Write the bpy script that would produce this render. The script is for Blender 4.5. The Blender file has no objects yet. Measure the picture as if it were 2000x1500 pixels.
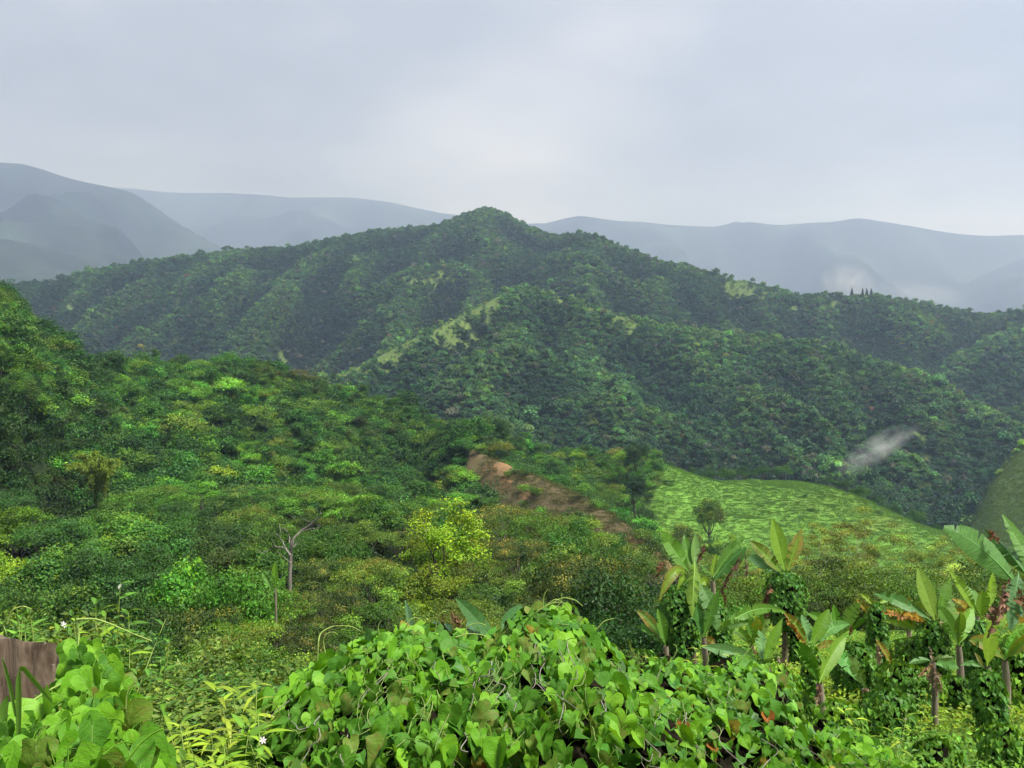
import bpy, math, random
import numpy as np
from mathutils import Vector, Matrix

# ------------------------------------------------------------------ camera, sky, sun, exposure
SC = bpy.context.scene
COL = SC.collection
F = 1667.0                                   # focal length in photo pixels (2000 wide)
PITCH = math.atan(30.0 / F)                  # looking down about one degree
cam_d = bpy.data.cameras.new("camera")
cam_d.sensor_width = 36.0
cam_d.lens = 36.0 * F / 2000.0
cam_d.clip_start = 0.05
cam_d.clip_end = 40000.0
cam = bpy.data.objects.new("camera", cam_d)
cam.location = (0, 0, 0)
cam.rotation_euler = (math.pi / 2 - PITCH, 0, 0)
COL.objects.link(cam)
SC.camera = cam

SUN_EL, SUN_AZ = math.radians(62), math.radians(118)      # azimuth clockwise from the view direction
world = bpy.data.worlds.new("World")
SC.world = world
world.use_nodes = True
world.cycles.sampling_method = "MANUAL"
world.cycles.sample_map_resolution = 256
wt = world.node_tree
for n in list(wt.nodes):
    wt.nodes.remove(n)


def nd(t, typ, **kw):
    n = t.nodes.new(typ)
    for k, v in kw.items():
        setattr(n, k, v)
    return n


def math_n(t, op, a, b=None, clamp=False):
    n = nd(t, "ShaderNodeMath", operation=op, use_clamp=clamp)
    for i, x in enumerate((a, b)):
        if x is None:
            continue
        if isinstance(x, (int, float)):
            n.inputs[i].default_value = x
        else:
            t.links.new(x, n.inputs[i])
    return n.outputs[0]


def mixc(t, fac, a, b, blend="MIX"):
    n = nd(t, "ShaderNodeMix", data_type="RGBA", blend_type=blend)
    for sock, x in ((n.inputs[0], fac), (n.inputs[6], a), (n.inputs[7], b)):
        if isinstance(x, (int, float)):
            sock.default_value = x
        elif isinstance(x, tuple):
            sock.default_value = (x[0], x[1], x[2], 1.0)
        else:
            t.links.new(x, sock)
    return n.outputs[2]


def ramp(t, fac, stops):
    n = nd(t, "ShaderNodeValToRGB")
    el = n.color_ramp.elements
    while len(el) < len(stops):
        el.new(0.5)
    for e, (p, c) in zip(el, stops):
        e.position = p
        e.color = (c, c, c, 1) if isinstance(c, (int, float)) else (c[0], c[1], c[2], 1)
    t.links.new(fac, n.inputs[0])
    return n.outputs[0]


def noise(t, vec, scale, detail=4.0, rough=0.55, dist=0.0):
    n = nd(t, "ShaderNodeTexNoise")
    n.inputs["Scale"].default_value = scale
    n.inputs["Detail"].default_value = detail
    n.inputs["Roughness"].default_value = rough
    n.inputs["Distortion"].default_value = dist
    if vec is not None:
        t.links.new(vec, n.inputs["Vector"])
    return n.outputs[0]


SKY_GAIN = 0.14
sky = nd(wt, "ShaderNodeTexSky", sky_type="NISHITA")
sky.sun_disc = False
sky.sun_elevation = SUN_EL
sky.sun_rotation = SUN_AZ
skyc = mixc(wt, 1.0, sky.outputs[0], (0.10, 0.10, 0.10), "MULTIPLY")
tc = nd(wt, "ShaderNodeTexCoord")
sep = nd(wt, "ShaderNodeSeparateXYZ")
wt.links.new(tc.outputs["Generated"], sep.inputs[0])
zz = math_n(wt, "MAXIMUM", sep.outputs[2], 0.0)
den = math_n(wt, "ADD", zz, 0.16)
cmb = nd(wt, "ShaderNodeCombineXYZ")
wt.links.new(math_n(wt, "DIVIDE", sep.outputs[0], den), cmb.inputs[0])
wt.links.new(math_n(wt, "DIVIDE", sep.outputs[1], den), cmb.inputs[1])
n2 = noise(wt, cmb.outputs[0], 0.8, 4.0, 0.55)
cl = n2
# thinner gap in the overcast ahead, where the cloud glows
gap = nd(wt, "ShaderNodeVectorMath", operation="DISTANCE")
scl = nd(wt, "ShaderNodeVectorMath", operation="MULTIPLY")
scl.inputs[1].default_value = (1.0, 1.0, 1.45)
wt.links.new(tc.outputs["Generated"], scl.inputs[0])
wt.links.new(scl.outputs[0], gap.inputs[0])
gap.inputs[1].default_value = (-0.01, 0.975, 0.215 * 1.45)
gd = math_n(wt, "ADD", gap.outputs["Value"], math_n(wt, "MULTIPLY", math_n(wt, "SUBTRACT", n2, 0.5), 0.22))
gapf = ramp(wt, gd, [(0.0, 1.0), (0.09, 0.55), (0.22, 0.0)])
cl2 = math_n(wt, "ADD", cl, math_n(wt, "MULTIPLY", gapf, 0.21))
cloud = ramp(wt, cl2, [(0.36, (0.48, 0.53, 0.62)), (0.50, (0.63, 0.685, 0.80)), (0.74, (1.12, 1.16, 1.28))])
skymix = mixc(wt, 0.93, skyc, cloud)
bg = nd(wt, "ShaderNodeBackground")
bg.inputs[1].default_value = SKY_GAIN
wt.links.new(skymix, bg.inputs[0])
wo = nd(wt, "ShaderNodeOutputWorld")
wt.links.new(bg.outputs[0], wo.inputs[0])

sun_d = bpy.data.lights.new("sun", "SUN")
sun_d.energy = 1.5
sun_d.angle = math.radians(10)
sun_d.color = (1.0, 0.975, 0.96)
sun = bpy.data.objects.new("sun", sun_d)
COL.objects.link(sun)
sd = Vector((math.sin(SUN_AZ) * math.cos(SUN_EL), math.cos(SUN_AZ) * math.cos(SUN_EL), math.sin(SUN_EL)))
sun.rotation_euler = sd.to_track_quat("Z", "Y").to_euler()
sun.location = (0, -20, 60)

vs = SC.view_settings
vs.view_transform = "Standard"
vs.look = "None"
vs.exposure = 2.36
vs.gamma = 1.0
vs.use_curve_mapping = False
cy = SC.cycles
cy.use_denoising = True
cy.max_bounces = 4
cy.diffuse_bounces = 2
cy.glossy_bounces = 2
cy.transmission_bounces = 2
cy.transparent_max_bounces = 6
cy.volume_bounces = 1
cy.use_adaptive_sampling = True
cy.adaptive_threshold = 0.025
cy.caustics_reflective = False
cy.caustics_refractive = False
cy.sample_clamp_indirect = 6.0

# ------------------------------------------------------------------ small helpers
rng = np.random.default_rng(7)
random.seed(7)
CP, SP = math.cos(PITCH), math.sin(PITCH)


def PX(u, v, y):
    """a point at depth y seen in the direction (u, v)"""
    a, b = (u - 1000.0) / F, (750.0 - v) / F
    k = y / (CP + b * SP)
    return np.array([a * k, y, (-SP + b * CP) * k])


def to_px(p):
    p = np.asarray(p, float)
    f = p[..., 1] * CP - p[..., 2] * SP
    up = p[..., 1] * SP + p[..., 2] * CP
    f = np.maximum(f, 1e-3)
    return 1000.0 + F * p[..., 0] / f, 750.0 - F * up / f


def _hash(i, j, s):
    h = (i * 374761393 + j * 668265263 + s * 974711) & 0xFFFFFFFF
    h = ((h ^ (h >> 13)) * 1274126177) & 0xFFFFFFFF
    return ((h ^ (h >> 16)) & 0xFFFF) / 65535.0


def vnoise(x, y, s=0):
    xi, yi = np.floor(x).astype(np.int64), np.floor(y).astype(np.int64)
    fx, fy = x - xi, y - yi
    fx, fy = fx * fx * (3 - 2 * fx), fy * fy * (3 - 2 * fy)
    a, b = _hash(xi, yi, s), _hash(xi + 1, yi, s)
    c, d = _hash(xi, yi + 1, s), _hash(xi + 1, yi + 1, s)
    return (a + (b - a) * fx) * (1 - fy) + (c + (d - c) * fx) * fy


def fbm(x, y, s=0, octv=4):
    v, a = 0.0, 0.5
    for k in range(octv):
        v = v + a * (vnoise(x * 2 ** k, y * 2 ** k, s + k * 17) - 0.5)
        a *= 0.5
    return v


def mesh_np(name, V, faces, mats, cols=None, uv=None, smooth=False, midx=None):
    """faces: list of index arrays (N x 3 or N x 4)"""
    me = bpy.data.meshes.new(name)
    V = np.asarray(V, np.float32)
    me.vertices.add(len(V))
    me.vertices.foreach_set("co", V.ravel())
    loops = np.concatenate([np.asarray(f, np.int32).ravel() for f in faces])
    tot = np.concatenate([np.full(len(f), np.asarray(f).shape[1], np.int32) for f in faces])
    st = np.concatenate([[0], np.cumsum(tot)[:-1]]).astype(np.int32)
    me.loops.add(len(loops))
    me.loops.foreach_set("vertex_index", loops)
    me.polygons.add(len(tot))
    me.polygons.foreach_set("loop_start", st)
    me.polygons.foreach_set("loop_total", tot)
    if midx is not None:
        me.polygons.foreach_set("material_index", np.asarray(midx, np.int32))
    me.update(calc_edges=True)
    me.validate()
    if cols is not None:
        c = np.ones((len(V), 4), np.float32)
        c[:, :3] = cols
        at = me.color_attributes.new("Col", "FLOAT_COLOR", "POINT")
        at.data.foreach_set("color", c.ravel())
    if uv is not None:
        l = me.uv_layers.new(name="UVMap")
        l.data.foreach_set("uv", np.asarray(uv, np.float32)[loops].ravel())
    me.polygons.foreach_set("use_smooth", np.full(len(tot), smooth, bool))
    for m in (mats if isinstance(mats, (list, tuple)) else [mats]):
        me.materials.append(m)
    return me


def link(name, me, parent=None, loc=None, kind=None, label=None, cat=None, group=None, color=None):
    o = bpy.data.objects.new(name, me)
    COL.objects.link(o)
    if parent is not None:
        o.parent = parent
    if loc is not None:
        o.location = loc
    if kind:
        o["kind"] = kind
    if label:
        o["label"] = label
    if cat:
        o["category"] = cat
    if group:
        o["group"] = group
    if color is not None:
        o.color = (color[0], color[1], color[2], 1.0)
    return o


def thing(name, loc, label, cat, group=None):
    o = link(name, None, None, loc, None, label, cat, group)
    o.empty_display_size = 0.2
    return o


class Geo:
    """collects vertices, faces and colours"""

    def __init__(self):
        self.V, self.Q, self.T, self.C, self.U, self.n = [], [], [], [], [], 0

    def add(self, V, Q=None, T=None, C=(1, 1, 1), U=None):
        V = np.asarray(V, float).reshape(-1, 3)
        self.V.append(V)
        C = np.asarray(C, float)
        self.C.append(np.tile(C, (len(V), 1)) if C.ndim == 1 else C)
        self.U.append(np.zeros((len(V), 2)) if U is None else np.asarray(U, float))
        if Q is not None and len(Q):
            self.Q.append(np.asarray(Q, np.int64) + self.n)
        if T is not None and len(T):
            self.T.append(np.asarray(T, np.int64) + self.n)
        self.n += len(V)

    def mesh(self, name, mat, smooth=False, uv=False):
        fs = []
        if self.Q:
            fs.append(np.concatenate(self.Q))
        if self.T:
            fs.append(np.concatenate(self.T))
        return mesh_np(name, np.concatenate(self.V), fs, mat, np.concatenate(self.C),
                       np.concatenate(self.U) if uv else None, smooth)


def unit(a):
    a = np.asarray(a, float)
    return a / np.maximum(np.linalg.norm(a, axis=-1, keepdims=True), 1e-9)


def tube(g, pts, rad, sides=6, C=(1, 1, 1)):
    pts = np.asarray(pts, float)
    n = len(pts)
    rad = np.broadcast_to(np.asarray(rad, float), (n,))
    tan = unit(np.gradient(pts, axis=0))
    ref = np.array([0.31, 0.17, 0.93]) if abs(tan[0, 2]) < 0.9 else np.array([1.0, 0.1, 0.0])
    s = unit(np.cross(tan, ref))
    b = np.cross(tan, s)
    ang = np.arange(sides) * 2 * math.pi / sides
    V = (pts[:, None, :] + rad[:, None, None] * (np.cos(ang)[None, :, None] * s[:, None, :] + np.sin(ang)[None, :, None] * b[:, None, :])).reshape(-1, 3)
    i, k = np.meshgrid(np.arange(n - 1), np.arange(sides), indexing="ij")
    k2 = (k + 1) % sides
    Q = np.stack([i * sides + k, i * sides + k2, (i + 1) * sides + k2, (i + 1) * sides + k], -1).reshape(-1, 4)
    U = np.stack([np.tile(ang / 6.28, n), np.repeat(np.linspace(0, 1, n), sides)], -1)
    g.add(V, Q, None, C, U)


def curve_pts(a, b, sag, n=7, wob=0.0, r=None):
    a, b = np.asarray(a, float), np.asarray(b, float)
    s = np.linspace(0, 1, n)[:, None]
    p = a + (b - a) * s + np.asarray(sag, float) * (4 * s * (1 - s))
    if wob and r is not None:
        w = r.normal(0, wob, (n, 3))
        w[0] = 0
        w[-1] = 0
        p = p + w
    return p


def leaves(g, P, N, size, r, aspect=0.55, C=None, D=None, fold=0.25):
    """many small pointed leaves: P points, N normals, D growing directions (optional)"""
    n = len(P)
    N = unit(N)
    if D is None:
        D = r.normal(0, 1, (n, 3))
    D = unit(D - N * np.sum(D * N, -1, keepdims=True))
    S = np.cross(N, D)
    L = (np.broadcast_to(np.asarray(size, float), (n,)) * r.uniform(0.7, 1.3, n))[:, None]
    W = L * aspect * 0.5
    a = P
    m = P + D * L * 0.45
    V = np.stack([a, m + S * W + N * W * fold, P + D * L - N * L * 0.15, m - S * W + N * W * fold], 1).reshape(-1, 3)
    Q = np.arange(4 * n).reshape(n, 4)
    C = np.repeat(C, 4, 0) if C is not None else (1, 1, 1)
    g.add(V, Q, None, C)


def leafcol(r, n, base, vb=0.3, vh=0.12):
    b = np.asarray(base, float)
    br = np.exp(r.normal(0, vb, (n, 1)))
    hu = r.normal(0, vh, (n, 1))
    return np.clip(b * br * np.concatenate([1 + hu, 1 + 0 * hu, 1 - hu], 1), 0.002, 0.9)


# ------------------------------------------------------------------ materials
def new_mat(name):
    m = bpy.data.materials.new(name)
    m.use_nodes = True
    t = m.node_tree
    for n in list(t.nodes):
        t.nodes.remove(n)
    return m, t, nd(t, "ShaderNodeOutputMaterial")


def leaf_shader(t, out, color, rough=0.5, spec=0.25, trans=0.3, tcol=(1.25, 1.15, 0.45), bump=None):
    p = nd(t, "ShaderNodeBsdfPrincipled")
    p.inputs["Roughness"].default_value = rough
    p.inputs["Specular IOR Level"].default_value = spec
    t.links.new(color, p.inputs["Base Color"])
    tr = nd(t, "ShaderNodeBsdfTranslucent")
    t.links.new(mixc(t, 1.0, color, tcol, "MULTIPLY"), tr.inputs[0])
    if bump is not None:
        b = nd(t, "ShaderNodeBump")
        b.inputs["Strength"].default_value = 0.6
        b.inputs["Distance"].default_value = 0.02
        t.links.new(bump, b.inputs["Height"])
        t.links.new(b.outputs[0], p.inputs["Normal"])
    mx = nd(t, "ShaderNodeMixShader")
    mx.inputs[0].default_value = trans
    t.links.new(p.outputs[0], mx.inputs[1])
    t.links.new(tr.outputs[0], mx.inputs[2])
    t.links.new(mx.outputs[0], out.inputs[0])


def foliage_mat(name, instanced, trans=0.3, rough=0.5, spec=0.25):
    m, t, out = new_mat(name)
    a = nd(t, "ShaderNodeAttribute", attribute_name="Col")
    if instanced:
        k = nd(t, "ShaderNodeAttribute", attribute_name="tint", attribute_type="INSTANCER").outputs[0]
    else:
        k = nd(t, "ShaderNodeObjectInfo").outputs["Color"]
    leaf_shader(t, out, mixc(t, 1.0, a.outputs[0], k, "MULTIPLY"), rough, spec, trans)
    return m


M_TREE = foliage_mat("tree_foliage", False)
M_FOREST = foliage_mat("forest_foliage", True)


def bark_mat(name, c1, c2, scale=6.0, stretch=0.15, rough=0.85):
    m, t, out = new_mat(name)
    tcn = nd(t, "ShaderNodeTexCoord")
    mp = nd(t, "ShaderNodeMapping")
    mp.inputs["Scale"].default_value = (1, 1, stretch)
    t.links.new(tcn.outputs["Object"], mp.inputs[0])
    n = noise(t, mp.outputs[0], scale, 6, 0.65, 0.3)
    p = nd(t, "ShaderNodeBsdfPrincipled")
    p.inputs["Roughness"].default_value = rough
    t.links.new(mixc(t, ramp(t, n, [(0.35, 0.0), (0.65, 1.0)]), c1, c2), p.inputs["Base Color"])
    b = nd(t, "ShaderNodeBump")
    b.inputs["Strength"].default_value = 0.6
    b.inputs["Distance"].default_value = 0.02
    t.links.new(n, b.inputs["Height"])
    t.links.new(b.outputs[0], p.inputs["Normal"])
    t.links.new(p.outputs[0], out.inputs[0])
    return m


M_BARK = bark_mat("bark_brown", (0.06, 0.045, 0.03), (0.17, 0.14, 0.10))
M_PALE = bark_mat("bark_pale", (0.24, 0.22, 0.18), (0.46, 0.43, 0.37))
M_DEADW = bark_mat("dead_wood", (0.11, 0.09, 0.07), (0.30, 0.27, 0.22))
M_STEM = bark_mat("vine_stem", (0.09, 0.14, 0.03), (0.20, 0.27, 0.06), 20)
M_TENDRIL = bark_mat("vine_tendril", (0.20, 0.30, 0.05), (0.32, 0.42, 0.09), 20)
M_SHADE_TANGLE = bark_mat("dead_vine_tangle", (0.006, 0.0055, 0.0035), (0.02, 0.017, 0.01), 14, 1.0, 1.0)  # dead stems, with the shade of the interior painted in as near black
M_SHADE_TANGLE.node_tree.nodes["Principled BSDF"].inputs["Specular IOR Level"].default_value = 0.0
M_PSEUDO = bark_mat("banana_stem", (0.14, 0.11, 0.07), (0.34, 0.28, 0.19), 9, 0.12)


def heart_mat(name, green, tip, blotch, blotch_amt, rough=0.42):
    """leaf with pale veins and uneven yellow and brown blotches of its own"""
    m, t, out = new_mat(name)
    uvn = nd(t, "ShaderNodeUVMap")
    s = nd(t, "ShaderNodeSeparateXYZ")
    t.links.new(uvn.outputs[0], s.inputs[0])
    ax = math_n(t, "ABSOLUTE", s.outputs[0])
    rib = math_n(t, "LESS_THAN", ax, 0.014)
    lat = math_n(t, "FRACT", math_n(t, "MULTIPLY", math_n(t, "ADD", s.outputs[1], math_n(t, "MULTIPLY", ax, 0.75)), 6.0))
    latl = math_n(t, "LESS_THAN", lat, 0.09)
    vein = math_n(t, "MAXIMUM", rib, math_n(t, "MULTIPLY", latl, 0.55))
    oi = nd(t, "ShaderNodeObjectInfo")
    off = nd(t, "ShaderNodeVectorMath", operation="ADD")
    sc = nd(t, "ShaderNodeVectorMath", operation="SCALE")
    cx = nd(t, "ShaderNodeCombineXYZ")
    t.links.new(oi.outputs["Random"], cx.inputs[0])
    t.links.new(oi.outputs["Random"], cx.inputs[1])
    t.links.new(cx.outputs[0], sc.inputs[0])
    sc.inputs["Scale"].default_value = 37.0
    t.links.new(uvn.outputs[0], off.inputs[0])
    t.links.new(sc.outputs[0], off.inputs[1])
    nb = noise(t, off.outputs[0], 3.0, 5, 0.7, 0.6)
    ns = noise(t, off.outputs[0], 14.0, 3, 0.6)
    c = mixc(t, oi.outputs["Random"], green, tip)
    c = mixc(t, math_n(t, "MULTIPLY", vein, 0.6), c, (0.26, 0.36, 0.10))
    c = mixc(t, ramp(t, nb, [(0.62 - blotch_amt, 0.0), (0.80 - blotch_amt, 1.0)]), c, blotch)
    c = mixc(t, ramp(t, ns, [(0.68, 0.0), (0.73, 0.75)]), c, (0.07, 0.045, 0.015))
    hgt = math_n(t, "ADD", math_n(t, "MULTIPLY", vein, -1.0), math_n(t, "MULTIPLY", nb, 0.6))
    leaf_shader(t, out, c, rough + 0.06, 0.22, 0.28, (1.3, 1.15, 0.4), hgt)
    return m


M_HEART = [heart_mat("heart_leaf_green", (0.055, 0.185, 0.012), (0.115, 0.30, 0.020), (0.16, 0.24, 0.03), 0.02),
           heart_mat("heart_leaf_fresh", (0.13, 0.345, 0.016), (0.20, 0.43, 0.022), (0.24, 0.36, 0.03), 0.03),
           heart_mat("heart_leaf_worn", (0.095, 0.20, 0.022), (0.16, 0.26, 0.03), (0.20, 0.16, 0.035), 0.12),
           heart_mat("heart_leaf_yellow", (0.25, 0.26, 0.03), (0.32, 0.26, 0.03), (0.26, 0.13, 0.02), 0.12),
           heart_mat("heart_leaf_rust", (0.33, 0.11, 0.02), (0.38, 0.15, 0.03), (0.16, 0.06, 0.02), 0.10)]


def banana_mat(name, dead=False):
    m, t, out = new_mat(name)
    a = nd(t, "ShaderNodeAttribute", attribute_name="Col")
    uvn = nd(t, "ShaderNodeUVMap")
    mp = nd(t, "ShaderNodeMapping")
    mp.inputs["Scale"].default_value = (1.5, 60.0, 1.0)
    t.links.new(uvn.outputs[0], mp.inputs[0])
    n = noise(t, mp.outputs[0], 1.0, 3, 0.6)
    k = ramp(t, n, [(0.3, 0.72), (0.7, 1.2)])
    c = mixc(t, 1.0, a.outputs[0], k, "MULTIPLY")
    if dead:
        leaf_shader(t, out, c, 0.8, 0.1, 0.22, (1.1, 0.9, 0.7), n)
    else:
        leaf_shader(t, out, c, 0.38, 0.35, 0.36, (1.3, 1.2, 0.4), n)
    return m


M_BANANA = banana_mat("banana_leaf")
M_BDEAD = banana_mat("banana_dead_leaf", True)


def terrain_mat():
    m, t, out = new_mat("terrain_surface")
    a = nd(t, "ShaderNodeAttribute", attribute_name="Col")
    g = nd(t, "ShaderNodeNewGeometry")
    n1 = noise(t, g.outputs["Position"], 0.09, 3, 0.65)
    n2 = noise(t, g.outputs["Position"], 0.9, 3, 0.7)
    n3 = noise(t, g.outputs["Position"], 0.012, 2, 0.6)
    k = math_n(t, "ADD", math_n(t, "MULTIPLY", n1, 0.5), math_n(t, "MULTIPLY", n2, 0.5))
    kk = math_n(t, "MULTIPLY", ramp(t, k, [(0.3, 0.75), (0.7, 1.25)]), ramp(t, n3, [(0.3, 0.75), (0.7, 1.2)]))
    p = nd(t, "ShaderNodeBsdfPrincipled")
    p.inputs["Roughness"].default_value = 0.95
    p.inputs["Specular IOR Level"].default_value = 0.1
    t.links.new(mixc(t, 1.0, a.outputs[0], kk, "MULTIPLY"), p.inputs["Base Color"])
    b = nd(t, "ShaderNodeBump")
    b.inputs["Strength"].default_value = 0.3
    b.inputs["Distance"].default_value = 0.8
    t.links.new(k, b.inputs["Height"])
    t.links.new(b.outputs[0], p.inputs["Normal"])
    t.links.new(p.outputs[0], out.inputs[0])
    return m


M_TERRAIN = terrain_mat()

# ------------------------------------------------------------------ terrain: ridges at their own distances
TG = np.linspace(-1.3, 1.3, 1301)


def ridge(rows, sf, sb, rnd=0.04, sm=6):
    """rows (u, v, depth, tree height): the crest line of one ridge"""
    r = np.array([list(PX(u, v, d)) + [h] for u, v, d, h in rows])
    tt = r[:, 0] / r[:, 1]
    yc = np.interp(TG, tt, r[:, 1])
    zc = np.interp(TG, tt, r[:, 2] / r[:, 1] - r[:, 3] / r[:, 1]) * yc
    k = np.exp(-0.5 * (np.arange(-3 * sm, 3 * sm + 1) / sm) ** 2)
    k /= k.sum()
    pad = 3 * sm
    f = lambda a: np.convolve(np.pad(a, pad, mode="edge"), k, mode="valid")
    return dict(y=f(yc), z=f(zc), sf=sf, sb=sb, r=rnd)


R_A = ridge([(-600, 330, 240, 8), (-200, 470, 262, 8), (0, 566, 280, 8), (60, 625, 290, 8), (120, 678, 300, 8), (180, 702, 330, 8), (330, 702, 370, 8),
             (480, 708, 390, 8), (620, 752, 390, 8), (700, 778, 380, 8), (800, 808, 370, 8), (870, 846, 370, 7), (930, 866, 375, 6),
             (1000, 868, 380, 6), (1060, 886, 385, 4), (1130, 897, 390, 3), (1200, 905, 395, 2), (1290, 905, 400, 0), (1340, 925, 405, 0),
             (1400, 941, 415, 0), (1460, 939, 420, 0), (1510, 932, 420, 0), (1560, 930, 420, 0), (1600, 940, 415, 0), (1660, 965, 405, 0),
             (1750, 1000, 390, 0), (1850, 1035, 375, 0), (1930, 1065, 360, 0), (2000, 1092, 350, 0), (2300, 1200, 320, 0)], 0.27, 0.5, 0.05, 3)
R_B = ridge([(700, 1300, 350, 0), (800, 960, 345, 0), (860, 880, 335, 0), (905, 868, 322, 0), (960, 894, 300, 0), (1060, 936, 270, 0), (1150, 977, 245, 0),
             (1220, 1022, 225, 0), (1290, 1082, 205, 0), (1350, 1142, 190, 0), (1420, 1230, 175, 0), (1600, 1500, 160, 0)], 0.5, 0.55, 0.02, 2)
R_R = ridge([(1650, 1500, 500, 0), (1800, 1200, 520, 0), (1880, 1062, 540, 3), (1908, 1000, 550, 3), (1940, 935, 560, 3), (1980, 878, 575, 3), (2050, 800, 590, 3),
             (2300, 640, 600, 3)], 0.5, 0.5, 0.02, 2)
R_M1 = ridge([(-600, 960, 760, 9), (-200, 900, 800, 9), (300, 850, 850, 9), (500, 800, 880, 9), (600, 762, 900, 3), (650, 737, 920, 2), (720, 702, 960, 2), (800, 662, 1000, 2),
              (880, 622, 1050, 2), (940, 588, 1090, 4), (1000, 557, 1130, 7), (1050, 562, 1140, 6), (1100, 574, 1130, 5), (1180, 600, 1100, 4),
              (1260, 620, 1080, 7), (1330, 630, 1060, 9), (1400, 641, 1050, 9), (1500, 650, 1030, 9), (1600, 670, 1000, 9), (1700, 692, 970, 9),
              (1800, 724, 930, 9), (1850, 747, 900, 9), (1900, 787, 870, 9), (2000, 825, 840, 9), (2300, 900, 780, 9)], 0.36, 0.45, 0.04, 3)
R_M2 = ridge([(-700, 600, 1500, 9), (-200, 565, 1560, 9), (0, 553, 1620, 9), (100, 548, 1660, 9), (170, 527, 1700, 9), (300, 502, 1760, 9), (450, 487, 1820, 9), (560, 477, 1860, 9),
              (660, 462, 1900, 9), (760, 442, 1940, 9), (850, 434, 1970, 9), (900, 421, 1990, 8), (930, 411, 2000, 6), (960, 409, 2000, 6), (985, 417, 1990, 6), (1010, 431, 1960, 8),
              (1070, 452, 1850, 9), (1100, 456, 1760, 9), (1150, 451, 1680, 9), (1200, 472, 1640, 9), (1260, 492, 1610, 9), (1310, 511, 1590, 9),
              (1350, 516, 1580, 9), (1400, 536, 1560, 8), (1440, 541, 1550, 4), (1500, 557, 1530, 5), (1560, 572, 1520, 9), (1600, 574, 1500, 8),
              (1680, 572, 1500, 8), (1760, 582, 1490, 9), (1850, 600, 1480, 9), (1940, 612, 1470, 9), (2000, 602, 1500, 9), (2400, 560, 1500, 9)], 0.40, 0.5, 0.03, 3)
R_M3 = ridge([(1600, 860, 1180, 9), (1780, 765, 1200, 9), (1850, 702, 1230, 6), (1900, 667, 1250, 6), (1950, 642, 1270, 8), (2000, 627, 1290, 9), (2300, 560, 1330, 9)], 0.4, 0.5, 0.03, 3)
R_F1 = ridge([(-700, 260, 6475, 0), (-300, 290, 6475, 0), (0, 316, 6475, 0), (60, 326, 6475, 0), (130, 346, 6475, 0), (200, 361, 6475, 0), (255, 376, 6475, 0), (300, 402, 6421, 0),
              (350, 437, 6259, 0), (420, 477, 6043, 0), (480, 505, 5827, 0), (600, 560, 5611, 0), (800, 680, 5396, 0), (1000, 760, 5396, 0)], 0.38, 0.5, 0.02, 4)
R_F2 = ridge([(-600, 400, 10792, 0), (150, 368, 10792, 0), (250, 367, 10792, 0), (330, 375, 10792, 0), (450, 378, 10792, 0), (560, 386, 10792, 0), (640, 387, 10650, 0),
              (700, 388, 10650, 0), (770, 396, 10508, 0), (830, 410, 10366, 0), (900, 420, 10224, 0), (970, 436, 9940, 0), (1060, 436, 9656, 0), (1130, 421, 9514, 0),
              (1200, 430, 9514, 0), (1300, 438, 9514, 0), (1400, 438, 9514, 0), (1460, 430, 9372, 0), (1530, 438, 9372, 0), (1620, 435, 9230, 0), (1680, 426, 9230, 0),
              (1740, 435, 9230, 0), (1820, 450, 9230, 0), (1880, 459, 9230, 0), (1930, 461, 9230, 0), (2000, 458, 9230, 0), (2500, 430, 9230, 0)], 0.38, 0.5, 0.02, 3)
R_F3 = ridge([(1500, 760, 7384, 0), (1700, 650, 7753, 0), (1850, 574, 7937, 0), (1920, 537, 7937, 0), (2000, 503, 7937, 0), (2400, 440, 7937, 0)], 0.38, 0.5, 0.02, 4)
RIDGES = [R_A, R_B, R_R, R_M1, R_M2, R_M3, R_F1, R_F2, R_F3]
GULLY = [0.024, 0.010, 0.012, 0.052, 0.060, 0.05, 0.055, 0.06, 0.05]

SPURS = []
for pts, amp, wid in [([(1150, 451, 1680), (1120, 500, 1500), (1060, 540, 1300), (1010, 553, 1140)], .026, .040),
                      ([(945, 420, 1960), (900, 470, 1850), (860, 530, 1650), (790, 560, 1500), (700, 600, 1350), (560, 660, 1150)], .028, .036),
                      ([(700, 462, 1880), (600, 520, 1750), (450, 580, 1550), (300, 640, 1350)], .026, .036),
                      ([(450, 500, 1780), (330, 560, 1600), (180, 620, 1400), (90, 660, 1300)], .024, .034),
                      ([(1350, 516, 1560), (1310, 560, 1400), (1270, 600, 1200)], .022, .030),
                      ([(1190, 605, 1080), (1300, 660, 980), (1450, 740, 860), (1560, 810, 760), (1600, 880, 680)], .024, .034),
                      ([(1500, 655, 1010), (1640, 740, 900), (1760, 830, 780), (1800, 880, 720)], .022, .034),
                      ([(1000, 565, 1110), (1000, 640, 1000), (960, 740, 880), (940, 830, 760)], .022, .036),
                      ([(800, 668, 985), (850, 740, 900), (880, 800, 800)], .018, .03),
                      ([(1560, 575, 1500), (1600, 620, 1350), (1680, 660, 1200)], .02, .03),
                      ([(1760, 585, 1480), (1790, 640, 1330), (1840, 690, 1200)], .018, .028)]:
    SPURS.append((np.array([PX(*q)[:2] for q in pts]), amp, wid))


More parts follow.
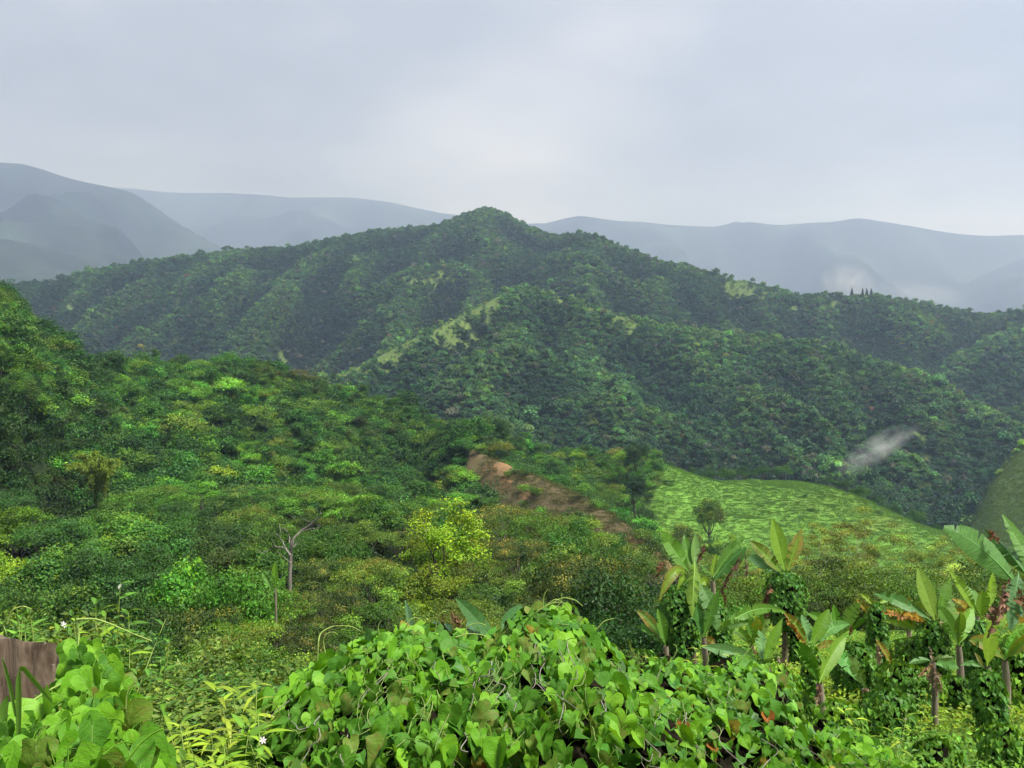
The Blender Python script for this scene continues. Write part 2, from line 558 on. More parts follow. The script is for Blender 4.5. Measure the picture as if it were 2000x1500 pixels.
def spur_relief(x, y):
    out = np.zeros(np.shape(x))
    sel = (y > 620) & (y < 2080)
    if not sel.any():
        return out
    xs, ys = x[sel], y[sel]
    acc = np.zeros(len(xs))
    wob = fbm(xs / 90.0, ys / 90.0, 171) * 60
    for P, amp, wid in SPURS:
        best = np.full(len(xs), 1e9)
        for a, b in zip(P[:-1], P[1:]):
            ab = b - a
            s_ = np.clip(((xs - a[0]) * ab[0] + (ys - a[1]) * ab[1]) / (ab @ ab), 0, 1)
            best = np.minimum(best, np.hypot(xs - a[0] - ab[0] * s_, ys - a[1] - ab[1] * s_))
        d = np.abs(best + wob * np.clip(best / 40, 0, 1)) / (wid * ys)
        acc = acc + amp * ys * (np.exp(-d * d) - 0.55 * np.exp(-(d / 2.3) ** 2))
    tt = xs / ys
    fade = np.ones(len(xs))
    for R in (R_M1, R_M2):
        fade = np.minimum(fade, np.clip(np.abs(ys - np.interp(tt, TG, R["y"])) / 90.0, 0.15, 1))
    out[sel] = acc * fade
    return out


NEAR_Y = [-12, 0, 2, 4, 6, 9, 12, 16, 20, 25, 32, 40, 50, 65, 90, 130, 170, 200, 230, 500, 700, 1200, 2000, 3500, 13000]
NEAR_L = [-1.7, -1.7, -1.85, -2.2, -3.0, -4.5, -5.8, -7.6, -9.8, -13.5, -18, -21.5, -24.5, -27.5, -29.5, -31, -33.5, -40, -48, -100, -110, -80, -30, 0, 60]
NEAR_R = [-1.7, -1.7, -1.85, -2.3, -3.3, -4.8, -5.9, -7.3, -8.4, -9.5, -10.8, -12.6, -15.5, -20, -26, -38, -54, -63, -70, -105, -112, -80, -30, 0, 60]


def H(x, y):
    x, y = np.broadcast_arrays(np.asarray(x, float), np.asarray(y, float))
    ys = np.maximum(y, 0.5)
    t = np.clip(x / (ys + 2.0) * np.where(ys < 60, 1.0, (ys + 2.0) / ys), -1.25, 1.25)
    w = np.clip((t - 0.10 + 0.17 * np.clip((ys - 85) / 50, 0, 1)) / 0.14, 0, 1)
    w = w * w * (3 - 2 * w)
    h = np.interp(y, NEAR_Y, NEAR_L) * (1 - w) + np.interp(y, NEAR_Y, NEAR_R) * w
    h = h + fbm(x / 9.0, y / 9.0, 3) * np.clip((y - 6) / 25, 0, 1) * 3.0
    k = 0.006 * ys + 0.15
    tt = np.clip(x / ys, -1.3, 1.3)
    zs = [h]
    for i, R in enumerate(RIDGES):
        yc, zc = np.interp(tt, TG, R["y"]), np.interp(tt, TG, R["z"])
        d = y - yc
        r = R["r"] * yc
        a = np.sqrt(d * d + r * r) - r
        z = zc - np.where(d < 0, R["sf"], R["sb"]) * a
        L = 0.13 * yc
        rg = 1 - np.abs(2 * vnoise(x / L + 5.3 * i, y / (L * 1.7), 40 + i) - 1) * 1.0
        rg = rg + 0.5 * (1 - np.abs(2 * vnoise(x / L * 2.1, y / L * 1.4, 60 + i) - 1))
        z = z + np.minimum(rg - 1.35, 0) * GULLY[i] * yc * np.clip(np.abs(d) / (0.11 * yc), 0, 1)
        z = np.where(y < 150, z - (150 - y) * 0.8, z)
        zs.append(z)
    m = np.maximum.reduce(zs)
    gh = np.clip((tt - 0.12) / 0.05, 0, 1) * np.clip((y - 230) / 60, 0, 1) * np.clip((470 - y) / 60, 0, 1)
    m = m + gh * (fbm(x / 46.0, y / 70.0, 151) * 9.0 + fbm(x / 14.0, y / 20.0, 152) * 2.2)
    m = m + spur_relief(x, y)
    zs = [np.minimum(z_, m) for z_ in zs]
    return m + k * np.log(sum(np.exp(np.clip((z - m) / k, -60, 0)) for z in zs))


NT = 420
TC = np.linspace(-0.92, 0.92, NT)
YR = np.concatenate([np.linspace(-10, 12, 36)[:-1], np.geomspace(12, 150, 70)[:-1], np.linspace(150, 640, 150)[:-1],
                     np.linspace(640, 2300, 190)[:-1], np.geomspace(2300, 12600, 130)])
XX = TC[None, :] * np.sqrt(np.maximum(YR, 0)[:, None] ** 2 + 9.0 ** 2)
YY = np.repeat(YR[:, None], NT, 1)
ZZ = H(XX, YY)


def zone(x, y, z):
    """0 forest, 1 green grass, 2 brown soil with dry grass, 3 pale scrub, 4 weeds of the banana plot"""
    u, v = to_px(np.stack([x, y, z], -1))
    t = x / np.maximum(y, 1)
    zn = np.zeros(np.shape(x), int)
    ya = np.interp(t, TG, R_A["y"])
    yb = np.interp(t, TG, R_B["y"])
    nz = fbm(x / 40.0, y / 40.0, 11) * 90
    mid = (y > 235) & (y < 560)
    zn[mid & (u + nz > 1030)] = 3
    zn[mid & (u + nz > 1290) & (v + 0.3 * nz > 900)] = 1
    br = (y > 150) & (y < yb + 6) & (u + nz * 1.2 > 925) & (u < 1500) & (np.abs(y - yb) < 62 + nz * 0.5)
    zn[br & (v > 850)] = 2
    zn[(y > 480) & (y < 640) & (u > 1870) & (v > 850)] = 3
    dz = 0.72 * vnoise(x / 9.0, y / 9.0, 123) + 0.28 * vnoise(x / 34.0, y / 34.0, 124)
    y1 = np.interp(t, TG, R_M1["y"])
    m = (y > 880) & (y < 1250)
    w1 = np.clip(1.25 - np.abs(y - y1) / (95 + nz), 0, 1) * np.clip((u - 600) / 40, 0, 1) * np.clip((1020 - u) / 60, 0, 1)
    zn[m & (w1 * 0.76 > dz)] = 3
    w1 = np.clip(1.2 - np.abs(y - y1) / (80 + nz), 0, 1) * np.clip((u - 1030) / 60, 0, 1) * np.clip((1280 - u) / 60, 0, 1)
    zn[m & (w1 * 0.62 > dz)] = 3
    y2 = np.interp(t, TG, R_M2["y"])
    zn[(y > 1400) & (y < 1600) & (u > 1405) & (u < 1530) & (y2 - y < 75) & (dz < 0.6) & (v < 585)] = 3
    zn[(y > 1200) & (y < 1600) & (u > 1545) & (u < 1660) & (v > 578) & (v < 612) & (dz < 0.42)] = 3
    zn[(u > 790) & (u < 890) & (v > 525) & (v < 562) & (y > 1000) & (y < 2000) & (dz < 0.42)] = 3
    zn[(y > 700) & (y < 1900) & (fbm(x / 90, y / 90, 131) > 0.21) & (dz < 0.3)] = 3
    zn[(y < 60) & (t > 0.12)] = 4
    return zn


ZC = np.array([(0.024, 0.040, 0.012), (0.135, 0.275, 0.042), (0.135, 0.108, 0.054), (0.105, 0.17, 0.042), (0.08, 0.15, 0.02)])
ZN = zone(XX, YY, ZZ)
TCOL = ZC[ZN]
far = (YY > 2300)[..., None]
TCOL = np.where(((ZN == 3) & (YY > 700))[..., None], np.array([0.10, 0.15, 0.04]), TCOL)
TCOL = np.where(far, np.array([0.022, 0.033, 0.024]) * np.exp(2.6 * fbm(XX / 420.0, YY / 420.0, 161, 5))[..., None], TCOL)
# bare earth scars on the brown spur and a small one on the left hill
UU, VV = to_px(np.stack([XX, YY, ZZ], -1))


def patch(u, v, ru, rv, c, ymin, ymax, amt=1.0):
    global TCOL
    d = ((UU - u) / ru) ** 2 + ((VV - v) / rv) ** 2 + fbm(XX / 3.0, YY / 3.0, 21) * 1.3
    w = np.clip((1.15 - d) / 0.35, 0, 1)[..., None] * amt * ((YY > ymin) & (YY < ymax))[..., None]
    TCOL = TCOL * (1 - w) + np.array(c) * w


patch(988, 938, 11, 18, (0.36, 0.20, 0.09), 200, 345)
patch(1030, 966, 16, 9, (0.36, 0.21, 0.10), 200, 345)
patch(970, 915, 30, 14, (0.26, 0.15, 0.07), 200, 345, 0.8)
patch(1100, 1090, 60, 30, (0.26, 0.16, 0.08), 150, 345, 0.7)
patch(1270, 1075, 60, 34, (0.24, 0.13, 0.06), 150, 345, 0.7)
patch(170, 845, 11, 7, (0.42, 0.20, 0.10), 200, 400)
patch(1660, 985, 120, 26, (0.15, 0.24, 0.04), 300, 460, 0.5)
patch(1720, 1025, 60, 14, (0.18, 0.22, 0.05), 300, 460, 0.5)


def sheet(name, r0, r1, label):
    sub = slice(r0, r1 + 1)
    V = np.stack([XX[sub], YY[sub], ZZ[sub]], -1).reshape(-1, 3)
    nr = r1 - r0 + 1
    i, k = np.meshgrid(np.arange(nr - 1), np.arange(NT - 1), indexing="ij")
    Q = np.stack([i * NT + k, i * NT + k + 1, (i + 1) * NT + k + 1, (i + 1) * NT + k], -1).reshape(-1, 4)
    me = mesh_np(name, V, [Q], M_TERRAIN, TCOL[sub].reshape(-1, 3), None, True)
    return link(name, me, None, None, "structure", label, None)


def row(y):
    return int(np.searchsorted(YR, y))


RA, RB_, RC = row(175), row(600), row(2350)
sheet("ground", 0, RA, "steep green ground of the near slope and valley")
sheet("hills", RA, RB_, "wooded hill, brown spur and green grassy hill in the middle distance")
sheet("mountain", RB_, RC, "broad forested mountain with its peak in the centre")
sheet("far_mountains", RC, len(YR) - 1, "hazy blue mountain ranges on the horizon")

# running horizon along every column, to leave out trees nothing shows of
EL = ZZ / np.maximum(YY, 1.0)
RUN = np.maximum.accumulate(np.where(YY < 20, -9, EL), axis=0)


def seen(x, y, z, top, margin):
    tcol = x / np.sqrt(np.maximum(y, 0) ** 2 + 81.0)
    ci = np.clip(np.round((tcol - TC[0]) / (TC[1] - TC[0])).astype(int), 0, NT - 1)
    ri = np.clip(np.searchsorted(YR, y * 0.985) - 1, 0, len(YR) - 1)
    return (z + top) / y > RUN[ri, ci] - margin


# ------------------------------------------------------------------ haze
def box_mesh(name, lo, hi):
    V = [(x, y, z) for x in (lo[0], hi[0]) for y in (lo[1], hi[1]) for z in (lo[2], hi[2])]
    Fc = [(0, 1, 3, 2), (4, 6, 7, 5), (0, 4, 5, 1), (2, 3, 7, 6), (0, 2, 6, 4), (1, 5, 7, 3)]
    me = bpy.data.meshes.new(name)
    me.from_pydata(V, [], Fc)
    return me


m_h, t_h, o_h = new_mat("haze_air")
pv = nd(t_h, "ShaderNodeVolumePrincipled")
pv.inputs["Color"].default_value = (0.54, 0.68, 1.0, 1)
pv.inputs["Absorption Color"].default_value = (1, 1, 1, 1)      # the air only scatters, blue a little more than red
pv.inputs["Density"].default_value = 0.00013
pv.inputs["Anisotropy"].default_value = 0.3
t_h.links.new(pv.outputs[0], o_h.inputs["Volume"])
hz = box_mesh("haze", (-11800, -60, float(ZZ.min()) - 2.0), (11800, 12800, float(ZZ.max()) + 30.0))
hz.materials.append(m_h)
link("haze", hz, None, None, "stuff", "thin blue haze filling the air over the valleys")


# ------------------------------------------------------------------ tree prototypes
def crown_lobes(g, r, lobes, n, size, base, flat=1.0, jitter=0.5, upb=0.35, vb=0.3, aspect=0.6, shell=0.35, vh=0.12, topcol=None, per=16, spread=1.5):
    """leaves in small tufts on twig ends, the twig ends spread over the lobes of the crown"""
    lobes = np.asarray(lobes, float)
    w = lobes[:, 3] ** 2
    nt = max(n // per, 1)
    li = r.choice(len(lobes), nt, p=w / w.sum())
    L = lobes[li]
    d = unit(r.normal(0, 1, (nt, 3)))
    d[:, 2] = np.abs(d[:, 2]) * np.where(r.random(nt) < 0.85, 1, -0.6)
    off = d * L[:, 3:4] * (1 - shell * r.random((nt, 1)) ** 1.3) * r.uniform(0.9, 1.15, (nt, 1))
    off[:, 2] *= flat
    TW = L[:, :3] + off
    lt = np.exp(r.normal(0, 0.18, (len(lobes), 1))) * (1 + r.normal(0, 0.06, (len(lobes), 3)))
    tc = lt[li] * np.exp(r.normal(0, 0.22, (nt, 1)))
    top = (d[:, 2] > 0.45) & (r.random(nt) < 0.32)
    ti = r.integers(0, nt, n)
    P = TW[ti] + r.normal(0, 1, (n, 3)) * np.array([1, 1, 0.55]) * size * spread
    N = unit(d[ti] * 0.7 + np.array([0, 0, upb + 0.1]) + r.normal(0, jitter, (n, 3)))
    C = leafcol(r, n, base, vb * 0.6, vh * 0.7)
    if topcol is not None:
        C = np.where(top[ti][:, None], leafcol(r, n, topcol, 0.2, 0.08), C)
    leaves(g, P, N, size * 1.12, r, aspect, C * tc[ti])


def limbs(g, r, base_h, lobes, rad, C=(1, 1, 1), every=1):
    fork = np.array([0, 0, base_h])
    tube(g, curve_pts((0, 0, -0.6), fork, (r.normal(0, 0.12), r.normal(0, 0.12), 0), 6), np.linspace(rad, rad * 0.7, 6), 7)
    for L in lobes[::every]:
        e = np.array(L[:3])
        pts = curve_pts(fork - (0, 0, r.uniform(0, 0.2) * base_h), e, (r.normal(0, .2), r.normal(0, .2), -0.25), 6, 0.08, r)
        tube(g, pts, np.linspace(rad * 0.5, rad * 0.1, 6), 5)


def proto_round(seed, base, h=10.0, w=4.0, n=9500, size=0.19, nl=20, mat=None, pale=False, th=0.45, topcol=None, lr=(0.20, 0.36)):
    r = np.random.default_rng(seed)
    lob = []
    for k in range(nl):
        a = r.uniform(0, 6.28)
        q = math.sqrt(r.random()) * w * 0.72
        zf = 1 - (q / w) ** 2
        z = h * th + (h * (1 - th)) * (0.18 + 0.62 * r.random()) * zf
        lob.append((q * math.cos(a), q * math.sin(a), z, w * r.uniform(*lr)))
    g = Geo()
    crown_lobes(g, r, lob, n, size, base, 0.8, topcol=topcol)
    gt = Geo()
    limbs(gt, r, h * th * 0.8, lob, 0.16 + h * 0.012, every=2)
    return g, gt, pale


def proto_flat(seed, base, h=11.0, w=5.0, n=9500, size=0.17, nl=13, topcol=None, pale=False):
    r = np.random.default_rng(seed)
    g = Geo()
    lob = []
    for k in range(nl):
        a = k * 2.4 + r.uniform(-0.5, 0.5)
        q = w * (0.15 + 0.75 * math.sqrt((k + 0.5) / nl))
        z = h * (0.97 - 0.30 * (q / w) ** 1.6) - r.uniform(0, 0.14) * h
        lob.append((q * math.cos(a), q * math.sin(a), z, w * r.uniform(0.26, 0.42)))
    crown_lobes(g, r, lob, n, size, base, 0.40, 0.45, 0.75, 0.28, 0.6, 0.5, topcol=topcol)
    gt = Geo()
    limbs(gt, r, h * 0.45, lob, 0.17)
    return g, gt, pale


def proto_feather(seed, base, h=12.0, w=4.5, n=8500, size=0.17):
    r = np.random.default_rng(seed)
    lob = []
    for k in range(34):
        a = r.uniform(0, 6.28)
        q = math.sqrt(r.random()) * w
        lob.append((q * math.cos(a), q * math.sin(a), h * (0.35 + 0.60 * r.random() ** 0.6 * (1 - 0.5 * (q / w) ** 2)), w * r.uniform(0.12, 0.24)))
    g = Geo()
    crown_lobes(g, r, lob, n, size, base, 0.45, 0.6, 0.5, 0.3, 0.5, 0.9)
    gt = Geo()
    limbs(gt, r, h * 0.3, lob, 0.11, every=2)
    return g, gt, True


def proto_tall(seed, base, h=13.0):
    r = np.random.default_rng(seed)
    lob = [(r.normal(0, 1.0), r.normal(0, 1.0), h * r.uniform(0.74, 0.96), r.uniform(0.7, 1.2)) for k in range(8)]
    g = Geo()
    crown_lobes(g, r, lob, 2600, 0.26, base, 0.5, 0.4, 0.6, 0.28, 0.6, 0.5)
    gt = Geo()
    limbs(gt, r, h * 0.68, lob, 0.17)
    return g, gt, True


def proto_bush(seed, base, h=2.4, w=1.8, n=2200, size=0.16, nl=8, topcol=None):
    r = np.random.default_rng(seed)
    lob = [(r.normal(0, w * 0.4), r.normal(0, w * 0.4), h * r.uniform(0.25, 0.72), w * r.uniform(0.3, 0.5)) for k in range(nl)]
    g = Geo()
    crown_lobes(g, r, lob, n, size, base, 0.8, 0.5, 0.4, 0.28, 0.5, 0.6, topcol=topcol)
    gt = Geo()
    for L in lob:
        tube(gt, curve_pts((r.normal(0, .05), r.normal(0, .05), -0.2), L[:3], (0, 0, 0.0), 5, 0.03, r), np.linspace(0.035, 0.01, 5), 4)
    return g, gt, False


GR_DARK, GR_MID, GR_OLIVE, GR_YEL, GR_LIME = (0.044, 0.115, 0.020), (0.080, 0.185, 0.026), (0.105, 0.188, 0.020), (0.165, 0.265, 0.022), (0.30, 0.42, 0.014)
RUST = (0.165, 0.19, 0.024)
PROTO = {
    "round_a": proto_round(11, GR_DARK, 10, 4.2),
    "round_b": proto_round(12, GR_MID, 9, 3.8, nl=20),
    "round_c": proto_round(13, GR_DARK, 12, 4.6, nl=22, n=11000),
    "round_d": proto_round(14, GR_MID, 8, 3.4, nl=12, topcol=GR_YEL),
    "flat_a": proto_flat(21, GR_OLIVE, 11, 5.2, topcol=RUST),
    "flat_b": proto_flat(22, GR_OLIVE, 10, 4.6, nl=10, topcol=GR_YEL),
    "flat_c": proto_flat(23, (0.055, 0.10, 0.016), 12, 5.6, nl=17, n=11500, topcol=RUST),
    "feather_a": proto_feather(31, (0.105, 0.155, 0.030)),
    "feather_b": proto_feather(32, (0.12, 0.165, 0.028), 11, 5.0, 9500),
    "tall_a": proto_tall(41, GR_MID),
    "tall_b": proto_tall(42, (0.065, 0.115, 0.025), 11),
    "lime": proto_round(51, (0.22, 0.36, 0.016), 12, 4.4, 7500, 0.20, 34, th=0.3, topcol=(0.30, 0.42, 0.016), lr=(0.13, 0.25)),
    "bush_a": proto_bush(61, GR_MID),
    "bush_b": proto_bush(62, (0.085, 0.15, 0.02), 2.0, 2.0, topcol=GR_YEL),
    "bush_c": proto_bush(63, GR_DARK, 3.0, 2.2, 2800),
}
CROWN, TRUNK = {}, {}
for k, (g, gt, pale) in PROTO.items():
    CROWN[k] = g.mesh("crown_" + k, M_TREE)
    TRUNK[k] = gt.mesh("trunk_" + k, M_PALE if pale else M_BARK, True)
P_H = {k: float(np.concatenate(PROTO[k][0].V)[:, 2].max()) for k in PROTO}
P_W = {k: float(np.percentile(np.hypot(*np.concatenate(PROTO[k][0].V)[:, :2].T), 97)) for k in PROTO}


def place_tree(name, kind, x, y, h, w, label, group=None, tint=(1, 1, 1), cat="tree", z=None, r=rng):
    """h, w: wanted height and crown radius in metres"""
    zb = float(H(x, y)) if z is None else z
    o = thing(name, (x, y, zb), label, cat, group)
    sx = w / P_W[kind]
    sz = h / P_H[kind]
    sx = min(max(sx, sz * 0.72), sz * 2.2)
    s = (sx, sx, sz)
    rz = float(r.uniform(0, 6.28))
    for nm, me in (("trunk", TRUNK[kind]), ("crown", CROWN[kind])):
        c = link(nm, me, o, None, color=tint)
        c.rotation_euler = (0, 0, rz)
        c.scale = s
    return o


# ------------------------------------------------------------------ far tree shapes and the forest scattered as one mass
def far_proto(seed, h, w, nl, flat, trunk=False):
    r = np.random.default_rng(seed)
    lob = []
    for k in range(nl):
        a, q = r.uniform(0, 6.28), math.sqrt(r.random()) * w * 0.7
        lob.append((q * math.cos(a), q * math.sin(a), h * (0.62 + 0.22 * r.random()) - 0.16 * h * (q / w), w * r.uniform(0.3, 0.5)))
    g = Geo()
    crown_lobes(g, r, lob, 220, 1.3, (1, 1, 1), flat, 0.4, 0.5, 0.3, 0.8, 0.4, 0.06, per=5, spread=0.55)
    if trunk:
        tube(g, curve_pts((0, 0, -1), (0, 0, h * 0.7), (0, 0, 0), 3), 0.16, 4, (3.6, 2.2, 3.6))
    return g.mesh("far_tree_%d" % seed, M_FOREST)


def proto_collection(name, meshes):
    c = bpy.data.collections.new(name)
    for i, me in enumerate(meshes):
        o = bpy.data.objects.new("%s_%02d" % (name, i), me)
        c.objects.link(o)
    return c


FARS = [far_proto(100, 9, 4.4, 7, 0.75), far_proto(101, 10, 4.0, 6, 0.7, True), far_proto(102, 8, 3.4, 5, 0.85), far_proto(103, 11, 5.2, 9, 0.6),
        far_proto(104, 9.5, 5.0, 6, 0.35), far_proto(105, 7.5, 3.0, 4, 0.9)]
C_FAR = proto_collection("far_tree_shapes", FARS)
MIDP = [proto_round(211, GR_DARK, 10, 4.2, 1500, 0.50)[0], proto_round(212, GR_MID, 9, 3.8, 1400, 0.50, 20)[0], proto_round(213, GR_DARK, 12, 4.6, 1700, 0.52, 22)[0],
        proto_round(214, GR_MID, 8, 3.4, 1200, 0.46, 12, topcol=GR_YEL)[0], proto_flat(221, GR_OLIVE, 11, 5.2, 1400, 0.48, topcol=RUST)[0], proto_flat(222, GR_OLIVE, 10, 4.6, 1300, 0.48, 10, topcol=GR_YEL)[0],
        proto_feather(231, (0.075, 0.115, 0.024), n=1300, size=0.36)[0], proto_tall(241, GR_MID)[0], proto_tall(242, (0.065, 0.115, 0.025), 11)[0],
        proto_bush(261, GR_MID, n=420, size=0.36)[0], proto_bush(262, (0.085, 0.15, 0.02), 2.0, 2.0, 420, 0.36, topcol=GR_YEL)[0], proto_bush(263, GR_DARK, 3.0, 2.2, 500, 0.38)[0]]
MIDK = ["round_a", "round_b", "round_c", "round_d", "flat_a", "flat_b", "feather_a", "tall_a", "tall_b", "bush_a", "bush_b", "bush_c"]
C_MID = proto_collection("mid_tree_shapes", [g_.mesh("mid_crown", M_FOREST) for g_ in MIDP])


def tuft_mesh():
    r = np.random.default_rng(77)
    g = Geo()
    n = 46
    P = np.stack([r.normal(0, .8, n), r.normal(0, .8, n), np.zeros(n)], -1)
    D = unit(np.stack([r.normal(0, .5, n), r.normal(0, .5, n), np.ones(n)], -1))
    leaves(g, P, np.stack([r.normal(0, 1, n), r.normal(0, 1, n), np.full(n, .3)], -1), 0.5, r, 0.2, leafcol(r, n, (1, 1, 1), .25, .06), D)
    return g.mesh("grass_tuft_shape", M_FOREST)


C_TUFT = proto_collection("grass_shapes", [tuft_mesh()])


def scatter(name, P, idx, scl, tint, coll, label):
    me = bpy.data.meshes.new(name + "_points")
    n = len(P)
    me.vertices.add(n)
    me.vertices.foreach_set("co", np.asarray(P, np.float32).ravel())
    a = me.attributes.new("pick", "INT", "POINT")
    a.data.foreach_set("value", np.asarray(idx, np.int32))
    a = me.attributes.new("size", "FLOAT_VECTOR", "POINT")
    a.data.foreach_set("vector", np.asarray(scl, np.float32).ravel())
    a = me.attributes.new("turn", "FLOAT", "POINT")
    a.data.foreach_set("value", rng.uniform(0, 6.28, n).astype(np.float32))
    a = me.attributes.new("tint", "FLOAT_VECTOR", "POINT")
    a.data.foreach_set("vector", np.asarray(tint, np.float32).ravel())
    o = link(name, me, None, None, "stuff", label)
    ng = bpy.data.node_groups.new(name + "_nodes", "GeometryNodeTree")
    ng.interface.new_socket("Geometry", in_out="INPUT", socket_type="NodeSocketGeometry")
    ng.interface.new_socket("Geometry", in_out="OUTPUT", socket_type="NodeSocketGeometry")
    gi, go = ng.nodes.new("NodeGroupInput"), ng.nodes.new("NodeGroupOutput")
    ip = ng.nodes.new("GeometryNodeInstanceOnPoints")
    ci = ng.nodes.new("GeometryNodeCollectionInfo")
    ci.inputs["Collection"].default_value = coll
    ci.inputs["Separate Children"].default_value = True
    ci.inputs["Reset Children"].default_value = True

    def attr(nm, dt):
        q = ng.nodes.new("GeometryNodeInputNamedAttribute")
        q.data_type = dt
        q.inputs["Name"].default_value = nm
        return q.outputs[0]
    cx = ng.nodes.new("ShaderNodeCombineXYZ")
    L = ng.links.new
    L(attr("turn", "FLOAT"), cx.inputs[2])
    L(gi.outputs[0], ip.inputs["Points"])
    L(ci.outputs[0], ip.inputs["Instance"])
    ip.inputs["Pick Instance"].default_value = True
    L(attr("pick", "INT"), ip.inputs["Instance Index"])
    L(cx.outputs[0], ip.inputs["Rotation"])
    L(attr("size", "FLOAT_VECTOR"), ip.inputs["Scale"])
    L(ip.outputs[0], go.inputs[0])
    md = o.modifiers.new("scatter", "NODES")
    md.node_group = ng
    return o


def sample(n, t0, t1, y0, y1, r):
    """points spread evenly over the ground of a sector"""
    y = np.sqrt(r.uniform(y0 * y0, y1 * y1, n))
    return r.uniform(t0, t1, n) * y, y


# forest of the mountain
r = np.random.default_rng(301)
x, y = sample(230000, -0.74, 0.74, 560, 2080, r)
z = H(x, y)
keep = seen(x, y, z, 11.0, 0.004)
x, y, z = x[keep], y[keep], z[keep]
zn = zone(x, y, z)
u, v = to_px(np.stack([x, y, z], -1))
sparse = np.where(zn == 0, 1.0, np.where(zn == 3, 0.45, 0.12))
tex = fbm(x / 120, y / 120, 71)
keep = (r.random(len(x)) < sparse)
x, y, z, zn, u, v, tex = [a[keep] for a in (x, y, z, zn, u, v, tex)]
n = len(x)
base = np.array([0.040, 0.112, 0.040]) * np.where(y < 1250, 1.12, 0.92)[:, None]
tint = base * np.exp(r.normal(0, 0.24, (n, 1)) + 0.9 * tex[:, None]) * (1 + r.normal(0, 0.09, (n, 3)))
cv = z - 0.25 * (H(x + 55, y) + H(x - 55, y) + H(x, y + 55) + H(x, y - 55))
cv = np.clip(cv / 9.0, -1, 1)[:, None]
tint = tint * np.exp(0.50 * cv) * (1 + cv * np.array([0.16, 0.0, -0.14]))  # ridge scrub lighter, gully trees darker: relief shading put into the tint
yel = (r.random(n) < 0.10 + 0.14 * cv[:, 0] + 0.25 * (fbm(x / 200, y / 200, 77) > 0.06))[:, None]
tint = np.where(yel, tint * np.array([1.6, 1.4, 0.95]), tint)
gry = (r.random(n) < 0.03)[:, None]
tint = np.where(gry, np.array([0.13, 0.15, 0.10]) * np.exp(r.normal(0, .2, (n, 1))), tint)
red = (r.random(n) < 0.012)[:, None]
tint = np.where(red, tint * np.array([1.9, 1.0, 0.9]), tint)
s = np.exp(r.normal(-0.42, 0.30, n)) * np.where(zn == 0, 1.0, 0.45)
tint = np.where((zn > 0)[:, None] & (r.random(n) < .75)[:, None], tint * np.array([2.2, 1.75, 1.3]), tint)
s = s * np.where(r.random(n) < 0.03, 1.4, 1.0)
scl = np.stack([s, s, s * r.uniform(0.8, 1.25, n)], -1)
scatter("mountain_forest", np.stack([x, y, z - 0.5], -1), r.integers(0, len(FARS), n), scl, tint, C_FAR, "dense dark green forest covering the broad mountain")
print("forest instances", n)

# wood on the middle-left hill and shrubs behind the brown spur (beyond the trees built one by one)
r = np.random.default_rng(302)
x, y = sample(16000, -0.70, 0.30, 190, 440, r)
z = H(x, y)
u, v = to_px(np.stack([x, y, z], -1))
zn = zone(x, y, z)
keep = seen(x, y, z, 7.0, 0.02) & (zn != 1) & ((zn != 2) | (r.random(len(x)) < 0.10)) & ((zn != 3) | (r.random(len(x)) < 0.35))
keep &= ~((np.abs(u - 60) < 60) & (np.abs(v - 920) < 45))
x, y, z, zn, u, v = [a[keep] for a in (x, y, z, zn, u, v)]
n = len(x)
dark = (fbm(x / 55, y / 55, 81) + 0.35 * np.clip((u - 520) / 300, 0, 1) * (u < 960) + 0.15 * (u < 200))
scrub = (dark < 0.03) | (zn >= 2)
bushy = scrub & (r.random(n) < 0.80)
idx = np.where(bushy, r.integers(9, 12, n), r.choice([0, 1, 2, 3, 0, 2, 4, 5, 7, 8, 1], n))
tint = np.exp(r.normal(0, 0.22, (n, 1))) * (1 + r.normal(0, 0.08, (n, 3))) * np.where(scrub[:, None], np.array([1.35, 1.5, 1.15]), np.array([0.9, 1.05, 0.95]))
tint = np.where((r.random(n) < 0.035)[:, None], tint * np.array([1.5, 1.05, 0.8]), tint)
s = np.exp(r.normal(0, 0.22, n)) * np.where(bushy, 1.15, 0.80)
scatter("hill_wood", np.stack([x, y, z - 0.3], -1), idx, np.stack([s, s, s], -1), tint, C_MID, "mixed wood and scrub covering the middle-left hill")
print("hill instances", n)

# grass tufts on the grassy hill, the brown spur and the right-hand slope
r = np.random.default_rng(303)
x, y = sample(110000, -0.06, 0.66, 170, 600, r)
z = H(x, y)
zn = zone(x, y, z)
u, v = to_px(np.stack([x, y, z], -1))
keep = seen(x, y, z, 1.0, 0.004) & (zn > 0) & ((zn != 2) | (fbm(x / 18, y / 18, 93) > -0.06))
x, y, z, zn = [a[keep] for a in (x, y, z, zn)]
n = len(x)
tint = np.where((zn == 1)[:, None], (0.15, 0.295, 0.045), np.where((zn == 2)[:, None], (0.135, 0.15, 0.045), (0.125, 0.195, 0.042)))
tint = tint * np.exp(r.normal(0, .07, (n, 1)) + 0.4 * fbm(x / 25, y / 25, 91)[:, None]) * (1 + r.normal(0, .06, (n, 3)))
s = np.exp(r.normal(0, .2, n)) * 1.0
scatter("hill_grass", np.stack([x, y, z], -1), np.zeros(n, int), np.stack([s, s, s * 0.8], -1), tint, C_TUFT, "rough grass on the green hill and the brown spur")
print("grass instances", n)

